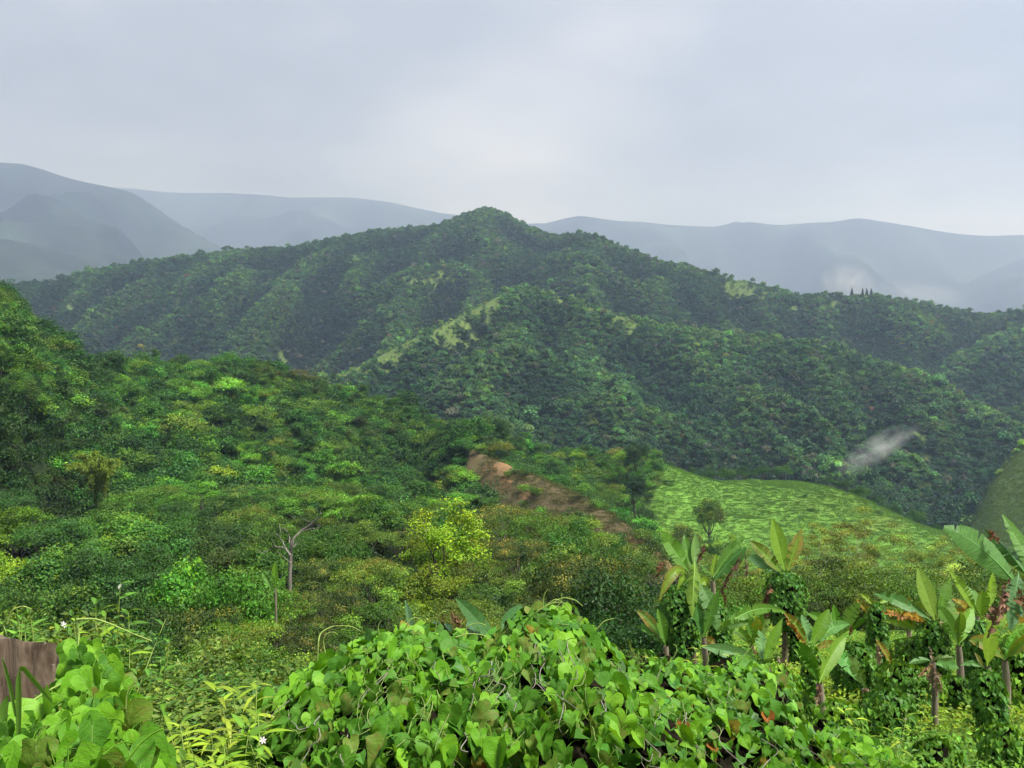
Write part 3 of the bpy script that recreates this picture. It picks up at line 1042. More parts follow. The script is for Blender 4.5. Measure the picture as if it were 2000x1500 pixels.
# undergrowth of the near valley, tinted dark as the shade between crowns
r = np.random.default_rng(304)
x, y = sample(5600, -0.72, 0.72, 70, 215, r)
t = x / y
keep = ~((t > 0.16) & (y < 52))
x, y = x[keep], y[keep]
z = H(x, y)
zn = zone(x, y, z)
keep = (zn != 2) | (r.random(len(x)) < 0.12)
x, y, z = x[keep], y[keep], z[keep]
n = len(x)
tint = np.exp(r.normal(0, 0.25, (n, 1))) * np.array([0.5, 0.55, 0.5]) * (1 + r.normal(0, .08, (n, 3)))
tint = np.where(((x / y) > 0.2)[:, None], tint * np.array([2.7, 2.3, 1.6]), tint)
s = np.exp(r.normal(-0.05, 0.25, n)) * np.where((x / y) > 0.2, 0.8, 1.0)
scatter("undergrowth", np.stack([x, y, z - 0.2], -1), r.integers(9, 12, n), np.stack([s, s, s * 1.2], -1), tint, C_MID, "undergrowth on the floor of the near valley, darkened as shade between crowns")

FINEP = [proto_bush(271, GR_MID, 2.4, 1.8, 3800, 0.10, 9)[0], proto_bush(272, (0.10, 0.18, 0.022), 2.0, 2.0, 3800, 0.10, 9)[0], proto_bush(273, GR_DARK, 3.0, 2.2, 4600, 0.11, 10)[0]]
C_FINE = proto_collection("fine_bush_shapes", [g_.mesh("fine_bush", M_FOREST) for g_ in FINEP])
x, y = sample(1100, -0.74, 0.74, 15, 75, r)
t = x / y
keep = ~((t > 0.13) & (y < 50)) & ~((y < 22) & (t < -0.1) & (r.random(len(x)) < .5))
x, y = x[keep], y[keep]
z = H(x, y)
n = len(x)
tint = np.exp(r.normal(-0.35, 0.28, (n, 1))) * np.array([1.0, 1.0, 0.95]) * (1 + r.normal(0, .08, (n, 3)))
tint = np.where(((x / y) > 0.12)[:, None], tint * np.array([2.3, 1.9, 1.2]), tint)
s = np.exp(r.normal(0.0, 0.25, n)) * np.clip(y / 35, 0.55, 1.1)
scatter("thicket", np.stack([x, y, z - 0.2], -1), r.integers(0, 3, n), np.stack([s, s, s * 1.1], -1), tint, C_FINE, "small-leaved thicket on the slope below the viewpoint")

# ------------------------------------------------------------------ trees of the near valley, one by one
TR = np.random.default_rng(400)
taken = []
CLEAR = [(505, 640, 985, 1085, 83), (775, 965, 965, 1080, 95), (765, 930, 1090, 1195, 81), (940, 1330, 880, 985, 260), (1200, 1330, 985, 1085, 190), (290, 500, 1080, 1175, 63), (500, 560, 1100, 1150, 61),
         (90, 285, 880, 985, 166), (1130, 1285, 1100, 1200, 29)]
SKYL = ([-400, 0, 300, 650, 800, 950, 1000, 1120, 1200, 1300, 2500], [950, 950, 935, 950, 965, 980, 980, 995, 1060, 1090, 1020])


def blocks(u, vtop, vbot, wpx, y):
    """would this crown hide one of the things the view is open to"""
    return any(y < q[4] and u + wpx * .5 > q[0] and u - wpx * .5 < q[1] and vtop < q[3] - 8 and vbot > q[2] for q in CLEAR)



def put(name, kind, u, vtop, y, wpx, label, group=None, tint=(1, 1, 1), hmin=4.0, hmax=17.0):
    p = PX(u, vtop, y)
    x = float(p[0])
    g0 = float(H(x, y))
    h = min(max(float(p[2]) - g0, hmin), hmax)
    w = wpx * 0.5 * y / F * (1.45 if name in ("umbrella_tree", "broadleaf_tree") and y < 170 else 1.0)
    taken.append((x, y, w))
    return place_tree(name, kind, x, y, h, w, label, group, tint, r=TR)


put("lime_tree", "lime", 868, 966, 96, 185, "tall lime-green tree standing out of the olive canopy", None, (1.0, 1.0, 1.0), 8, 19)
put("lime_tree", "lime", 850, 1098, 82, 165, "yellow-green rounded tree just below the tall lime-green tree", None, (0.72, 0.68, 0.9), 5, 12)
put("leafy_tree", "round_d", 355, 1085, 66, 130, "bright green rounded tree, left of the pair below the bare dead tree", None, (1.15, 1.45, 1.0), 4, 14)
put("leafy_tree", "round_b", 440, 1088, 64, 110, "bright green rounded tree, right of the pair beside the bare dead tree", None, (1.15, 1.4, 1.0), 4, 14)
put("leafy_tree", "round_b", 905, 772, 372, 60, "dark tree crowning the end of the middle-left hill", None, (0.8, 0.9, 0.9))
put("umbrella_tree", "flat_c", 570, 712, 384, 120, "rusty flat-topped tree on the skyline of the middle-left hill", None, (1.15, 0.85, 0.85), 7, 12)
put("coffee_tree", "round_a", 1185, 1100, 34, 190, "dark large-leaved bushy tree left of the banana plants", None, (0.75, 0.78, 0.9), 4, 14)
put("coffee_tree", "round_c", 1240, 1150, 30, 120, "lower dark bushy tree beside the vine-covered banana clump", None, (0.75, 0.8, 0.9), 3, 12)

LANDM = [((565, 1060), "the bare dead tree"), ((868, 1020), "the tall lime-green tree"), ((850, 1140), "the lower yellow-green tree"), ((185, 930), "the bamboo clump"),
         ((400, 1130), "the bright green pair of trees"), ((70, 1230), "the stump"), ((1000, 930), "the brown spur"), ((1200, 1150), "the dark bushy trees"), ((1250, 1060), "the foot of the brown spur"),
         ((800, 1230), "the foreground mound")]


def say_tree(u, v, shape, tint, w):
    """a label from the look of a tree and the landmark it stands nearest to"""
    d = [(((u - a) ** 2 + (v - b) ** 2) ** 0.5, a, b, nm) for (a, b), nm in LANDM]
    dist, a, b, nm = min(d)
    side = ("left of" if u < a else "right of") if abs(u - a) > abs(v - b) * 1.2 else ("above" if v < b else "below")
    near = "just " if dist < 75 else "" if dist < 150 else "well "
    m = float(np.mean(tint))
    shade = "dark" if m < 0.88 else "pale" if m > 1.15 else "mid-green"
    size = "small " if w < 3.0 else "broad " if w > 4.2 else ""
    return "%s%s %s tree %s%s %s" % (size, shade, shape, near, side, nm)


FLATS = [(300, 946, 150, 120), (385, 938, 160, 110), (490, 944, 152, 130), (615, 950, 140, 130), (705, 960, 142, 120), (785, 975, 140, 110),
         (480, 990, 120, 120), (690, 1012, 112, 120), (985, 985, 125, 150), (1075, 1000, 118, 150), (1135, 1010, 116, 120), (1010, 1050, 100, 130),
         (930, 1090, 92, 120), (1100, 1075, 96, 120), (640, 1085, 88, 120), (730, 1090, 84, 130), (760, 1150, 74, 140), (640, 1150, 72, 140), (540, 1160, 68, 130),
         (980, 1130, 78, 150), (1070, 1140, 72, 130), (900, 1180, 66, 150), (690, 1200, 60, 150), (570, 1210, 58, 150), (470, 1205, 56, 140), (810, 1195, 58, 140),
         (400, 1180, 60, 130), (440, 1240, 48, 150), (560, 1265, 44, 150), (660, 1250, 46, 150), (1000, 1195, 54, 130), (340, 1235, 50, 140), (1150, 1075, 60, 110)]
for i, (u_, v_, y_, w_) in enumerate(FLATS):
    k = ["flat_a", "flat_b", "flat_c"][i % 3]
    tn = np.exp(TR.normal(0, 0.15)) * np.array([1.0, 1.0, 1.0]) * (1 + TR.normal(0, 0.07, 3))
    if u_ < 800 and v_ < 990:
        tn = tn * (0.95, 1.35, 1.1)
    elif v_ < 1110 and u_ > 880:
        tn = tn * (1.12, 1.06, 0.9)
    lb = say_tree(u_, v_ + 25, "flat-topped", tn, w_ * 0.65 * y_ / F)
    put("umbrella_tree", k, u_, v_, y_, w_, lb, "trees of the near forest", tuple(tn))
DARKS = [(40, 985, 120, 110), (110, 1000, 112, 110), (190, 985, 118, 120), (250, 1000, 108, 110), (330, 1010, 100, 110), (430, 1000, 108, 100), (20, 1060, 84, 120), (100, 1060, 82, 130),
         (180, 1065, 80, 130), (260, 1070, 80, 120), (60, 1120, 64, 130), (160, 1130, 60, 130), (250, 1140, 58, 120), (330, 1060, 82, 100), (420, 1040, 92, 100), (500, 1060, 90, 90),
         (120, 1185, 46, 130), (250, 1195, 44, 120), (320, 1180, 50, 110), (20, 1185, 44, 120), (1200, 1040, 120, 80), (1205, 1000, 150, 60)]
for i, (u_, v_, y_, w_) in enumerate(DARKS):
    k = ["round_a", "round_c", "round_b", "round_d"][i % 4]
    tn = np.exp(TR.normal(0, 0.2)) * (1 + TR.normal(0, 0.07, 3)) * (0.85 if v_ > 1010 else 1.3)
    if i in (0, 6):
        tn = np.array([2.4, 1.9, 0.7])
    lb = say_tree(u_, v_ + 25, "round-crowned", tn, w_ * 0.65 * y_ / F)
    if i in (0, 6):
        lb = "yellowish round-crowned tree at the left edge, %s one" % ("upper" if i == 0 else "lower")
    put("broadleaf_tree", k, u_, v_, y_, w_, lb, "trees of the near forest", tuple(tn))
FEATH = [(1690, 1012, 105, 150), (1600, 1040, 110, 130), (1770, 1060, 100, 130), (1850, 1060, 98, 130), (1640, 1090, 85, 150), (1740, 1110, 80, 150), (1850, 1115, 78, 150), (1940, 1100, 82, 140),
         (1570, 1120, 78, 120), (1450, 1110, 84, 110), (1680, 1170, 64, 130), (1590, 1180, 60, 110), (1480, 1180, 60, 100), (1420, 1060, 130, 90), (1360, 1080, 120, 90), (1900, 1180, 60, 120)]
for i, (u_, v_, y_, w_) in enumerate(FEATH):
    tn = np.exp(TR.normal(0.5, 0.15)) * (1 + TR.normal(0, 0.06, 3)) * np.array([1.12, 1.05, 1.0])
    lb = ("tall" if v_ < 1080 else "low" if v_ < 1150 else "very low") + " feathery olive tree behind the banana plants"
    put("feathery_tree", "feather_b" if i % 2 else "feather_a", u_, v_ - 22, y_, w_ * 1.15, lb, "feathery trees behind the banana plants", tuple(tn), 3, 16)
# fill the rest of the near forest
for tries in range(2600):
    y_ = math.sqrt(TR.uniform(52 ** 2, 215 ** 2))
    t_ = TR.uniform(-0.66, 0.13)
    x_ = t_ * y_
    w_ = TR.uniform(2.8, 5.6)
    if any((x_ - a) ** 2 + (y_ - b) ** 2 < (0.86 * (w_ + c)) ** 2 for a, b, c in taken):
        continue
    z_ = float(H(x_, y_))
    u_, v_ = to_px(np.array([x_, y_, z_ + 10.5]))
    if blocks(u_, v_ - 8, v_ + 8 * F / y_, 2 * w_ * F / y_, y_) or (y_ < 180 and v_ < np.interp(u_, *SKYL)):
        continue
    if zone(np.array([x_]), np.array([y_]), np.array([z_]))[0] in (2, 3) or (y_ > 165 and 60 < u_ < 290):
        continue
    dark_side = u_ < 480
    k = TR.choice(["round_a", "round_b", "round_c", "round_d", "tall_a" if y_ > 165 else "round_b"] if dark_side or y_ > 165 else ["flat_a", "flat_b", "flat_c", "round_b", "round_d"])
    tn = np.exp(TR.normal(0.0, 0.2)) * (1 + TR.normal(0, 0.07, 3)) * (1.0, 1.05, 1.0)
    taken.append((x_, y_, w_))
    kw = {"round": "round-crowned", "flat_": "flat-topped", "tall_": "slender pale-trunked"}[k[:5] if k[:5] in ("round", "flat_", "tall_") else "round"]
    lb = say_tree(u_, v_, kw, tn, w_)
    place_tree("forest_tree", k, x_, y_, TR.uniform(7.0, 13.0) * (1.1 if k[:4] == "tall" else 1), w_, lb, "trees of the near forest", tuple(tn), r=TR)
    if len(taken) > 330:
        break
print("trees", len(taken))

# shrubs and trees on the scrubby slope and the grassy hill
HILLS = [("dark_tree", "round_c", 1243, 852, 372, 50, "tall dark tree on the scrubby ridge above the brown spur", (0.42, 0.50, 0.6)),
         ("dark_tree", "round_c", 1238, 905, 345, 46, "dark tree just below the tall one on the scrubby ridge", (0.42, 0.50, 0.6)),
         ("dark_bush", "bush_c", 1298, 938, 375, 52, "dark rounded bush right of the two dark trees", (0.6, 0.7, 0.8)),
         ("leafy_tree", "round_d", 1130, 876, 388, 46, "bright yellow-green tree on the scrubby ridge", (2.4, 2.0, 0.8)),
         ("dark_bush", "round_a", 1075, 898, 350, 50, "dark spreading tree above the top of the brown spur", (0.7, 0.8, 0.8)),
         ("leafy_tree", "round_b", 1120, 925, 330, 60, "dark green tree on the far flank of the brown spur", (0.8, 0.85, 0.8)),
         ("leafy_tree", "round_a", 975, 815, 378, 60, "dark rounded tree on the crest left of the scrubby ridge", (0.8, 0.9, 0.9)),
         ("leafy_tree", "round_d", 1335, 985, 300, 80, "brownish bushy tree at the left foot of the grassy hill", (1.35, 0.95, 0.8)),
         ("leafy_tree", "round_b", 1400, 1005, 290, 70, "green bushy tree at the left foot of the grassy hill", (0.9, 1.0, 0.9)),
         ("leafy_tree", "round_d", 1385, 955, 330, 60, "olive tree on the lower left of the grassy hill", (1.2, 0.95, 0.8)),
         ("leafy_tree", "round_a", 1260, 985, 300, 60, "dark tree in the hollow right of the brown spur", (0.8, 0.85, 0.8)),
         ("leafy_tree", "round_b", 1300, 1025, 260, 60, "green tree low in the hollow right of the brown spur", (0.8, 0.9, 0.8)),
         ("leafy_tree", "flat_a", 1190, 940, 320, 60, "olive flat tree in the hollow behind the brown spur", (0.9, 0.95, 0.8)),
         ("small_bush", "bush_c", 1590, 1012, 375, 26, "small dark bush on the face of the grassy hill, lower one", (0.9, 1.0, 1.0)),
         ("small_bush", "bush_c", 1570, 985, 390, 22, "small dark bush on the face of the grassy hill, upper one", (0.9, 1.0, 1.0)),
         ("small_bush", "bush_a", 1628, 1000, 385, 22, "small bush right of the middle of the grassy hill", (0.9, 1.0, 1.0)),
         ("small_bush", "bush_a", 1715, 998, 385, 28, "brownish bush near the right crest of the grassy hill", (1.0, 0.9, 0.9)),
         ("small_bush", "bush_c", 1310, 902, 402, 30, "bush at the left end of the grassy crest", (0.8, 0.95, 0.9))]
for nm, k, u_, v_, y_, w_, lb, tn in HILLS:
    put(nm, k, u_, v_, y_, w_, lb, None, tn, 1.6, 22)
# line of trees just behind the grassy crest
for i, (u_, v_, w_) in enumerate([(1350, 910, 40), (1385, 912, 44), (1420, 910, 40), (1455, 908, 44), (1490, 908, 40), (1530, 906, 40), (1615, 930, 40), (1645, 932, 38), (1680, 945, 40), (1712, 950, 40), (1745, 965, 36),
                                  (1790, 985, 36), (1830, 1000, 34)]):
    y_ = 440 if u_ < 1560 else 425
    put("crest_tree", ["round_a", "round_c", "round_b"][i % 3], u_, v_, y_, w_, "dark tree behind the grassy crest, %s of its round top" % ("left" if u_ < 1560 else "right"),
        "trees behind the grassy crest", (0.75, 0.85, 0.85), 4, 14)

# conifers on the far right ridge
gcon = Geo()
rc = np.random.default_rng(501)
nC = 900
hh = rc.random(nC) ** 0.8
aa = rc.uniform(0, 6.28, nC)
rad = (1 - hh) ** 0.95 * 1.05 * rc.uniform(0.5, 1, nC)
Pc = np.stack([rad * np.cos(aa), rad * np.sin(aa), 0.8 + hh * 9.2], -1)
leaves(gcon, Pc, np.stack([np.cos(aa), np.sin(aa), np.full(nC, .5)], -1) + rc.normal(0, .4, (nC, 3)), 0.95 * (1 - 0.8 * hh), rc, 0.5, leafcol(rc, nC, (0.022, 0.045, 0.018), .25), np.stack([np.cos(aa), np.sin(aa), np.full(nC, -.3)], -1))
me_con = gcon.mesh("conifer_crown", M_TREE)
gct = Geo()
tube(gct, [(0, 0, -1), (0, 0, 5), (0, 0, 9.5)], [0.25, 0.18, 0.04], 6)
me_cont = gct.mesh("conifer_trunk", M_BARK, True)
for u_, v_, w_, lb in [(1664, 556, 1.3, "short dark conifer left of the three spires on the far right ridge"), (1685, 551, 1.0, "leftmost of the three dark conifer spires on the ridge"),
                       (1693, 549, 1.2, "middle one of the three dark conifer spires on the ridge"), (1702, 547, 1.3, "rightmost of the three dark conifer spires on the ridge")]:
    p = PX(u_, v_, 1496)
    zb = float(H(p[0], 1496))
    o = thing("conifer", (p[0], 1496, zb), lb, "conifer", "conifers on the far ridge")
    sc_ = min(max(float(p[2]) - zb, 9), 20) / 10.0
    for nm, me in (("trunk", me_cont), ("crown", me_con)):
        c = link(nm, me, o)
        c.scale = (w_ * 2.6, w_ * 2.6, sc_)
p = PX(1625, 557, 1494)
place_tree("ridge_tree", "round_b", float(p[0]), 1494, 13, 9, "broad rounded tree left of the conifers on the ridge", None, (0.5, 0.6, 0.7), r=TR)

# bare dead tree
rd = np.random.default_rng(511)
p0 = PX(565, 1135, 84)
zb = float(H(p0[0], 84))
dt = thing("dead_tree", (p0[0], 84, zb), "bare pale dead tree with twisted branches in the near forest", "dead tree")
hb = p0[2] - zb


def dp(u, v, dy=0.0):
    q = PX(u, v, 84 + dy)
    return q - np.array([p0[0], 84, zb])


g = Geo()
tube(g, [(0, 0, -1), dp(566, 1130), dp(568, 1080), dp(569, 1055)], [0.26, 0.20, 0.17, 0.13], 8)
link("trunk", g.mesh("dead_trunk", M_DEADW, True), dt)
for pts, r0 in [([(569, 1075), (573, 1052), (590, 1036), (612, 1020), (628, 1005)], .2), ([(590, 1036), (606, 1033), (622, 1034)], .09),
                ([(567, 1085), (560, 1073), (545, 1069), (535, 1067), (532, 1058)], .17), ([(535, 1067), (525, 1076), (513, 1080), (503, 1074)], .09),
                ([(570, 1072), (580, 1062), (585, 1052)], .11), ([(560, 1073), (552, 1060), (545, 1048), (535, 1040)], .1), ([(566, 1060), (564, 1046), (560, 1035), (548, 1030)], .1),
                ([(612, 1020), (600, 1018), (590, 1014)], .06), ([(628, 1005), (626, 998), (632, 990)], .05), ([(545, 1048), (548, 1035), (545, 1022)], .06), ([(568, 1100), (552, 1085), (543, 1078)], .07)]:
    g = Geo()
    q = np.array([dp(a, b, rd.normal(0, .8)) for a, b in pts])
    s_ = np.linspace(0, len(q) - 1, len(q) * 3)
    q = np.stack([np.interp(s_, np.arange(len(q)), q[:, k]) for k in range(3)], -1) + rd.normal(0, .04, (len(q) * 3, 3))
    tube(g, q, np.linspace(r0, r0 * .35, len(q)) * 0.62, 6)
    link("branch", g.mesh("dead_branch", M_DEADW, True), dt)

# bamboo clump
rb = np.random.default_rng(521)
pb = PX(190, 975, 168)
zb = float(H(pb[0], 168))
bt = thing("bamboo_clump", (pb[0], 168, zb), "yellow-green feathery bamboo clump at the foot of the left hill", "bamboo")
btop = PX(190, 884, 168)[2] - zb
for k in range(20):
    a = rb.uniform(0, 6.28)
    reach = rb.uniform(2.5, 8.0)
    hgt = btop * rb.uniform(0.78, 1.03) - 0.35 * reach * rb.random()
    s_ = np.linspace(0, 1, 12)
    q = np.stack([np.cos(a) * reach * s_ ** 2.0, np.sin(a) * reach * s_ ** 2.0 * 0.8, hgt * np.sin(s_ * 1.85) / math.sin(1.57)], -1)
    q[:, :2] += rb.normal(0, 0.6, 2)
    g = Geo()
    tube(g, q, np.linspace(0.07, 0.02, 12), 5, (0.15, 0.22, 0.04))
    link("culm", g.mesh("bamboo_culm", M_TREE, True), bt)
    g = Geo()
    n = 420
    si = rb.uniform(0.4, 1.0, n)
    P = np.stack([np.interp(si, s_, q[:, c]) for c in range(3)], -1) + rb.normal(0, 0.30, (n, 3)) * np.array([1, 1, .8])
    D = np.stack([rb.normal(0, .6, n) + math.cos(a), rb.normal(0, .6, n) + math.sin(a), np.full(n, -1.0)], -1)
    leaves(g, P, np.stack([rb.normal(0, .6, n), rb.normal(0, .6, n), np.ones(n)], -1), 0.55, rb, 0.28, leafcol(rb, n, (0.19, 0.27, 0.03), .25), D)
    link("plume", g.mesh("bamboo_plume", M_TREE), bt)

# ------------------------------------------------------------------ low mist
def mist(name, c, size, rot, dens, label, seed):
    m, t, out = new_mat(name + "_vapour")
    tcn = nd(t, "ShaderNodeTexCoord")
    ln = nd(t, "ShaderNodeVectorMath", operation="LENGTH")
    t.links.new(tcn.outputs["Object"], ln.inputs[0])
    mp = nd(t, "ShaderNodeMapping")
    mp.inputs["Location"].default_value = (seed * 3.1, seed * 1.7, 0)
    mp.inputs["Scale"].default_value = (2.2, 2.2, 1.0)
    t.links.new(tcn.outputs["Object"], mp.inputs[0])
    nz = noise(t, mp.outputs[0], 1.1, 2, 0.5, 0.6)
    fall = math_n(t, "SUBTRACT", 1.0, ln.outputs["Value"], True)
    dn = math_n(t, "MULTIPLY", math_n(t, "MULTIPLY", fall, ramp(t, nz, [(0.35, 0.0), (0.80, 1.0)])), dens)
    pvn = nd(t, "ShaderNodeVolumePrincipled")
    pvn.inputs["Color"].default_value = (0.97, 0.98, 1, 1)
    t.links.new(dn, pvn.inputs["Density"])
    t.links.new(pvn.outputs[0], out.inputs["Volume"])
    import bmesh
    bm = bmesh.new()
    bmesh.ops.create_icosphere(bm, subdivisions=3, radius=1.0)
    me = bpy.data.meshes.new(name)
    bm.to_mesh(me)
    bm.free()
    me.materials.append(m)
    o = link(name, me, None, tuple(c), "stuff", label)
    o.scale = size
    o.rotation_euler = rot
    return o


mist("mist", PX(1715, 876, 640), (38, 12, 11), (0, -0.55, 0), 0.11, "small wisp of white mist drifting over the forest at right", 1)
mist("mist", PX(1655, 553, 2350), (85, 60, 58), (0, 0.2, 0), 0.024, "white cloud rising behind the ridge beside the conifers", 2)
mist("mist", PX(1800, 575, 2500), (170, 60, 40), (0, 0.15, 0), 0.012, "faint low cloud behind the far right ridge", 4)

# ------------------------------------------------------------------ heart-shaped leaves
HEART = [(0, 0.0), (0.10, 0.14), (0.24, 0.20), (0.38, 0.15), (0.47, 0.0), (0.49, -0.18), (0.42, -0.40), (0.28, -0.62), (0.12, -0.85), (0, -1.12)]


def heart_mesh(name, mat, fold, droop, wave, seed):
    """leaf in the x/y plane, petiole at the origin, tip along -y, about one unit long"""
    r = np.random.default_rng(seed)
    ol = HEART + [(-a, b) for a, b in HEART[-2:0:-1]]
    ol = np.array(ol)
    ol = ol * (1 + r.normal(0, 0.045, ol.shape)) * (1.0, r.uniform(0.92, 1.1))
    c = np.array([0.0, -0.3])
    mid = c + (ol - c) * 0.55
    P2 = np.concatenate([[c], mid, ol])
    n = len(ol)
    x, y = P2[:, 0], P2[:, 1]
    z = fold * np.abs(x) - droop * (np.clip(-y - 0.2, 0, 2)) ** 2 - 0.25 * droop * np.clip(y, 0, 1)
    z = z + wave * np.sin(y * 9 + seed) * np.abs(x) * 1.2 + wave * 0.3 * r.normal(0, 1, len(z)) * (np.hypot(x, y + .3) > 0.4)
    V = np.stack([x, y, z], -1)
    i = np.arange(n)
    j = (i + 1) % n
    T = np.stack([np.zeros(n, int), 1 + j, 1 + i], -1)
    Q = np.stack([1 + i, 1 + j, 1 + n + j, 1 + n + i], -1)
    g = Geo()
    g.add(V, Q, T, (1, 1, 1), np.stack([x, y], -1))
    pet = curve_pts((0, 0.02, 0), (r.normal(0, .1), 0.35, -0.75), (0, 0.14, 0.06), 4)
    tube(g, pet, 0.022, 3)
    return g.mesh(name, mat, True, True)


HEARTS = []
for mi, mt in enumerate(M_HEART):
    HEARTS.append([heart_mesh("heart_leaf", mt, f, d, w, 10 * mi + k) for k, (f, d, w) in enumerate([(0.35, 0.15, 0.08), (0.6, 0.25, 0.14), (0.2, 0.45, 0.12), (0.95, 0.12, 0.10), (-0.15, 0.5, 0.16), (0.5, -0.15, 0.12)])])


def frame(tipdir, normal):
    """rotation with -y along tipdir and z along normal"""
    yv = -Vector(tipdir).normalized()
    zv = Vector(normal)
    zv = (zv - yv * zv.dot(yv)).normalized()
    xv = yv.cross(zv)
    return Matrix((xv, yv, zv)).transposed()


def add_leaf(parent, me, p, tip, nrm, size, name="leaf"):
    o = bpy.data.objects.new(name, me)
    COL.objects.link(o)
    o.parent = parent
    m = frame(tip, nrm).to_4x4()
    m.translation = Vector(p)
    o.matrix_local = m @ Matrix.Scale(size, 4)
    return o


def small_hearts(g, P, D, N, size, r, C):
    """simple folded heart leaves, four triangles each"""
    n = len(P)
    N = unit(N)
    D = unit(D - N * np.sum(D * N, -1, keepdims=True))
    S = np.cross(N, D)
    L = (np.broadcast_to(np.asarray(size, float), (n,)) * r.uniform(0.75, 1.25, n))[:, None]
    a = P
    l1 = P + S * L * 0.42 + D * L * 0.05 + N * L * 0.10
    l2 = P + S * L * 0.36 + D * L * 0.5 + N * L * 0.08
    tp = P + D * L * 1.0 - N * L * 0.12
    r2 = P - S * L * 0.36 + D * L * 0.5 + N * L * 0.08
    r1 = P - S * L * 0.42 + D * L * 0.05 + N * L * 0.10
    V = np.stack([a + D * L * .12, l1, l2, tp, r2, r1], 1).reshape(-1, 3)
    b = np.arange(n)[:, None] * 6
    Q = np.concatenate([b + [0, 1, 2, 3], b + [0, 3, 4, 5]])
    g.add(V, Q, None, np.repeat(C, 6, 0))


def tendril(parent, pts, rad=0.004, name="tendril", mat=None):
    pts = np.asarray(pts, float)
    s_ = np.linspace(0, len(pts) - 1, len(pts) * 4)
    # smooth through the points
    q = np.stack([np.interp(s_, np.arange(len(pts)), pts[:, k]) for k in range(3)], -1)
    for _ in range(3):
        q[1:-1] = 0.25 * q[:-2] + 0.5 * q[1:-1] + 0.25 * q[2:]
    g = Geo()
    tube(g, q, np.linspace(rad, rad * 0.5, len(q)), 5)
    return link(name, g.mesh(name, mat or M_TENDRIL, True), parent)


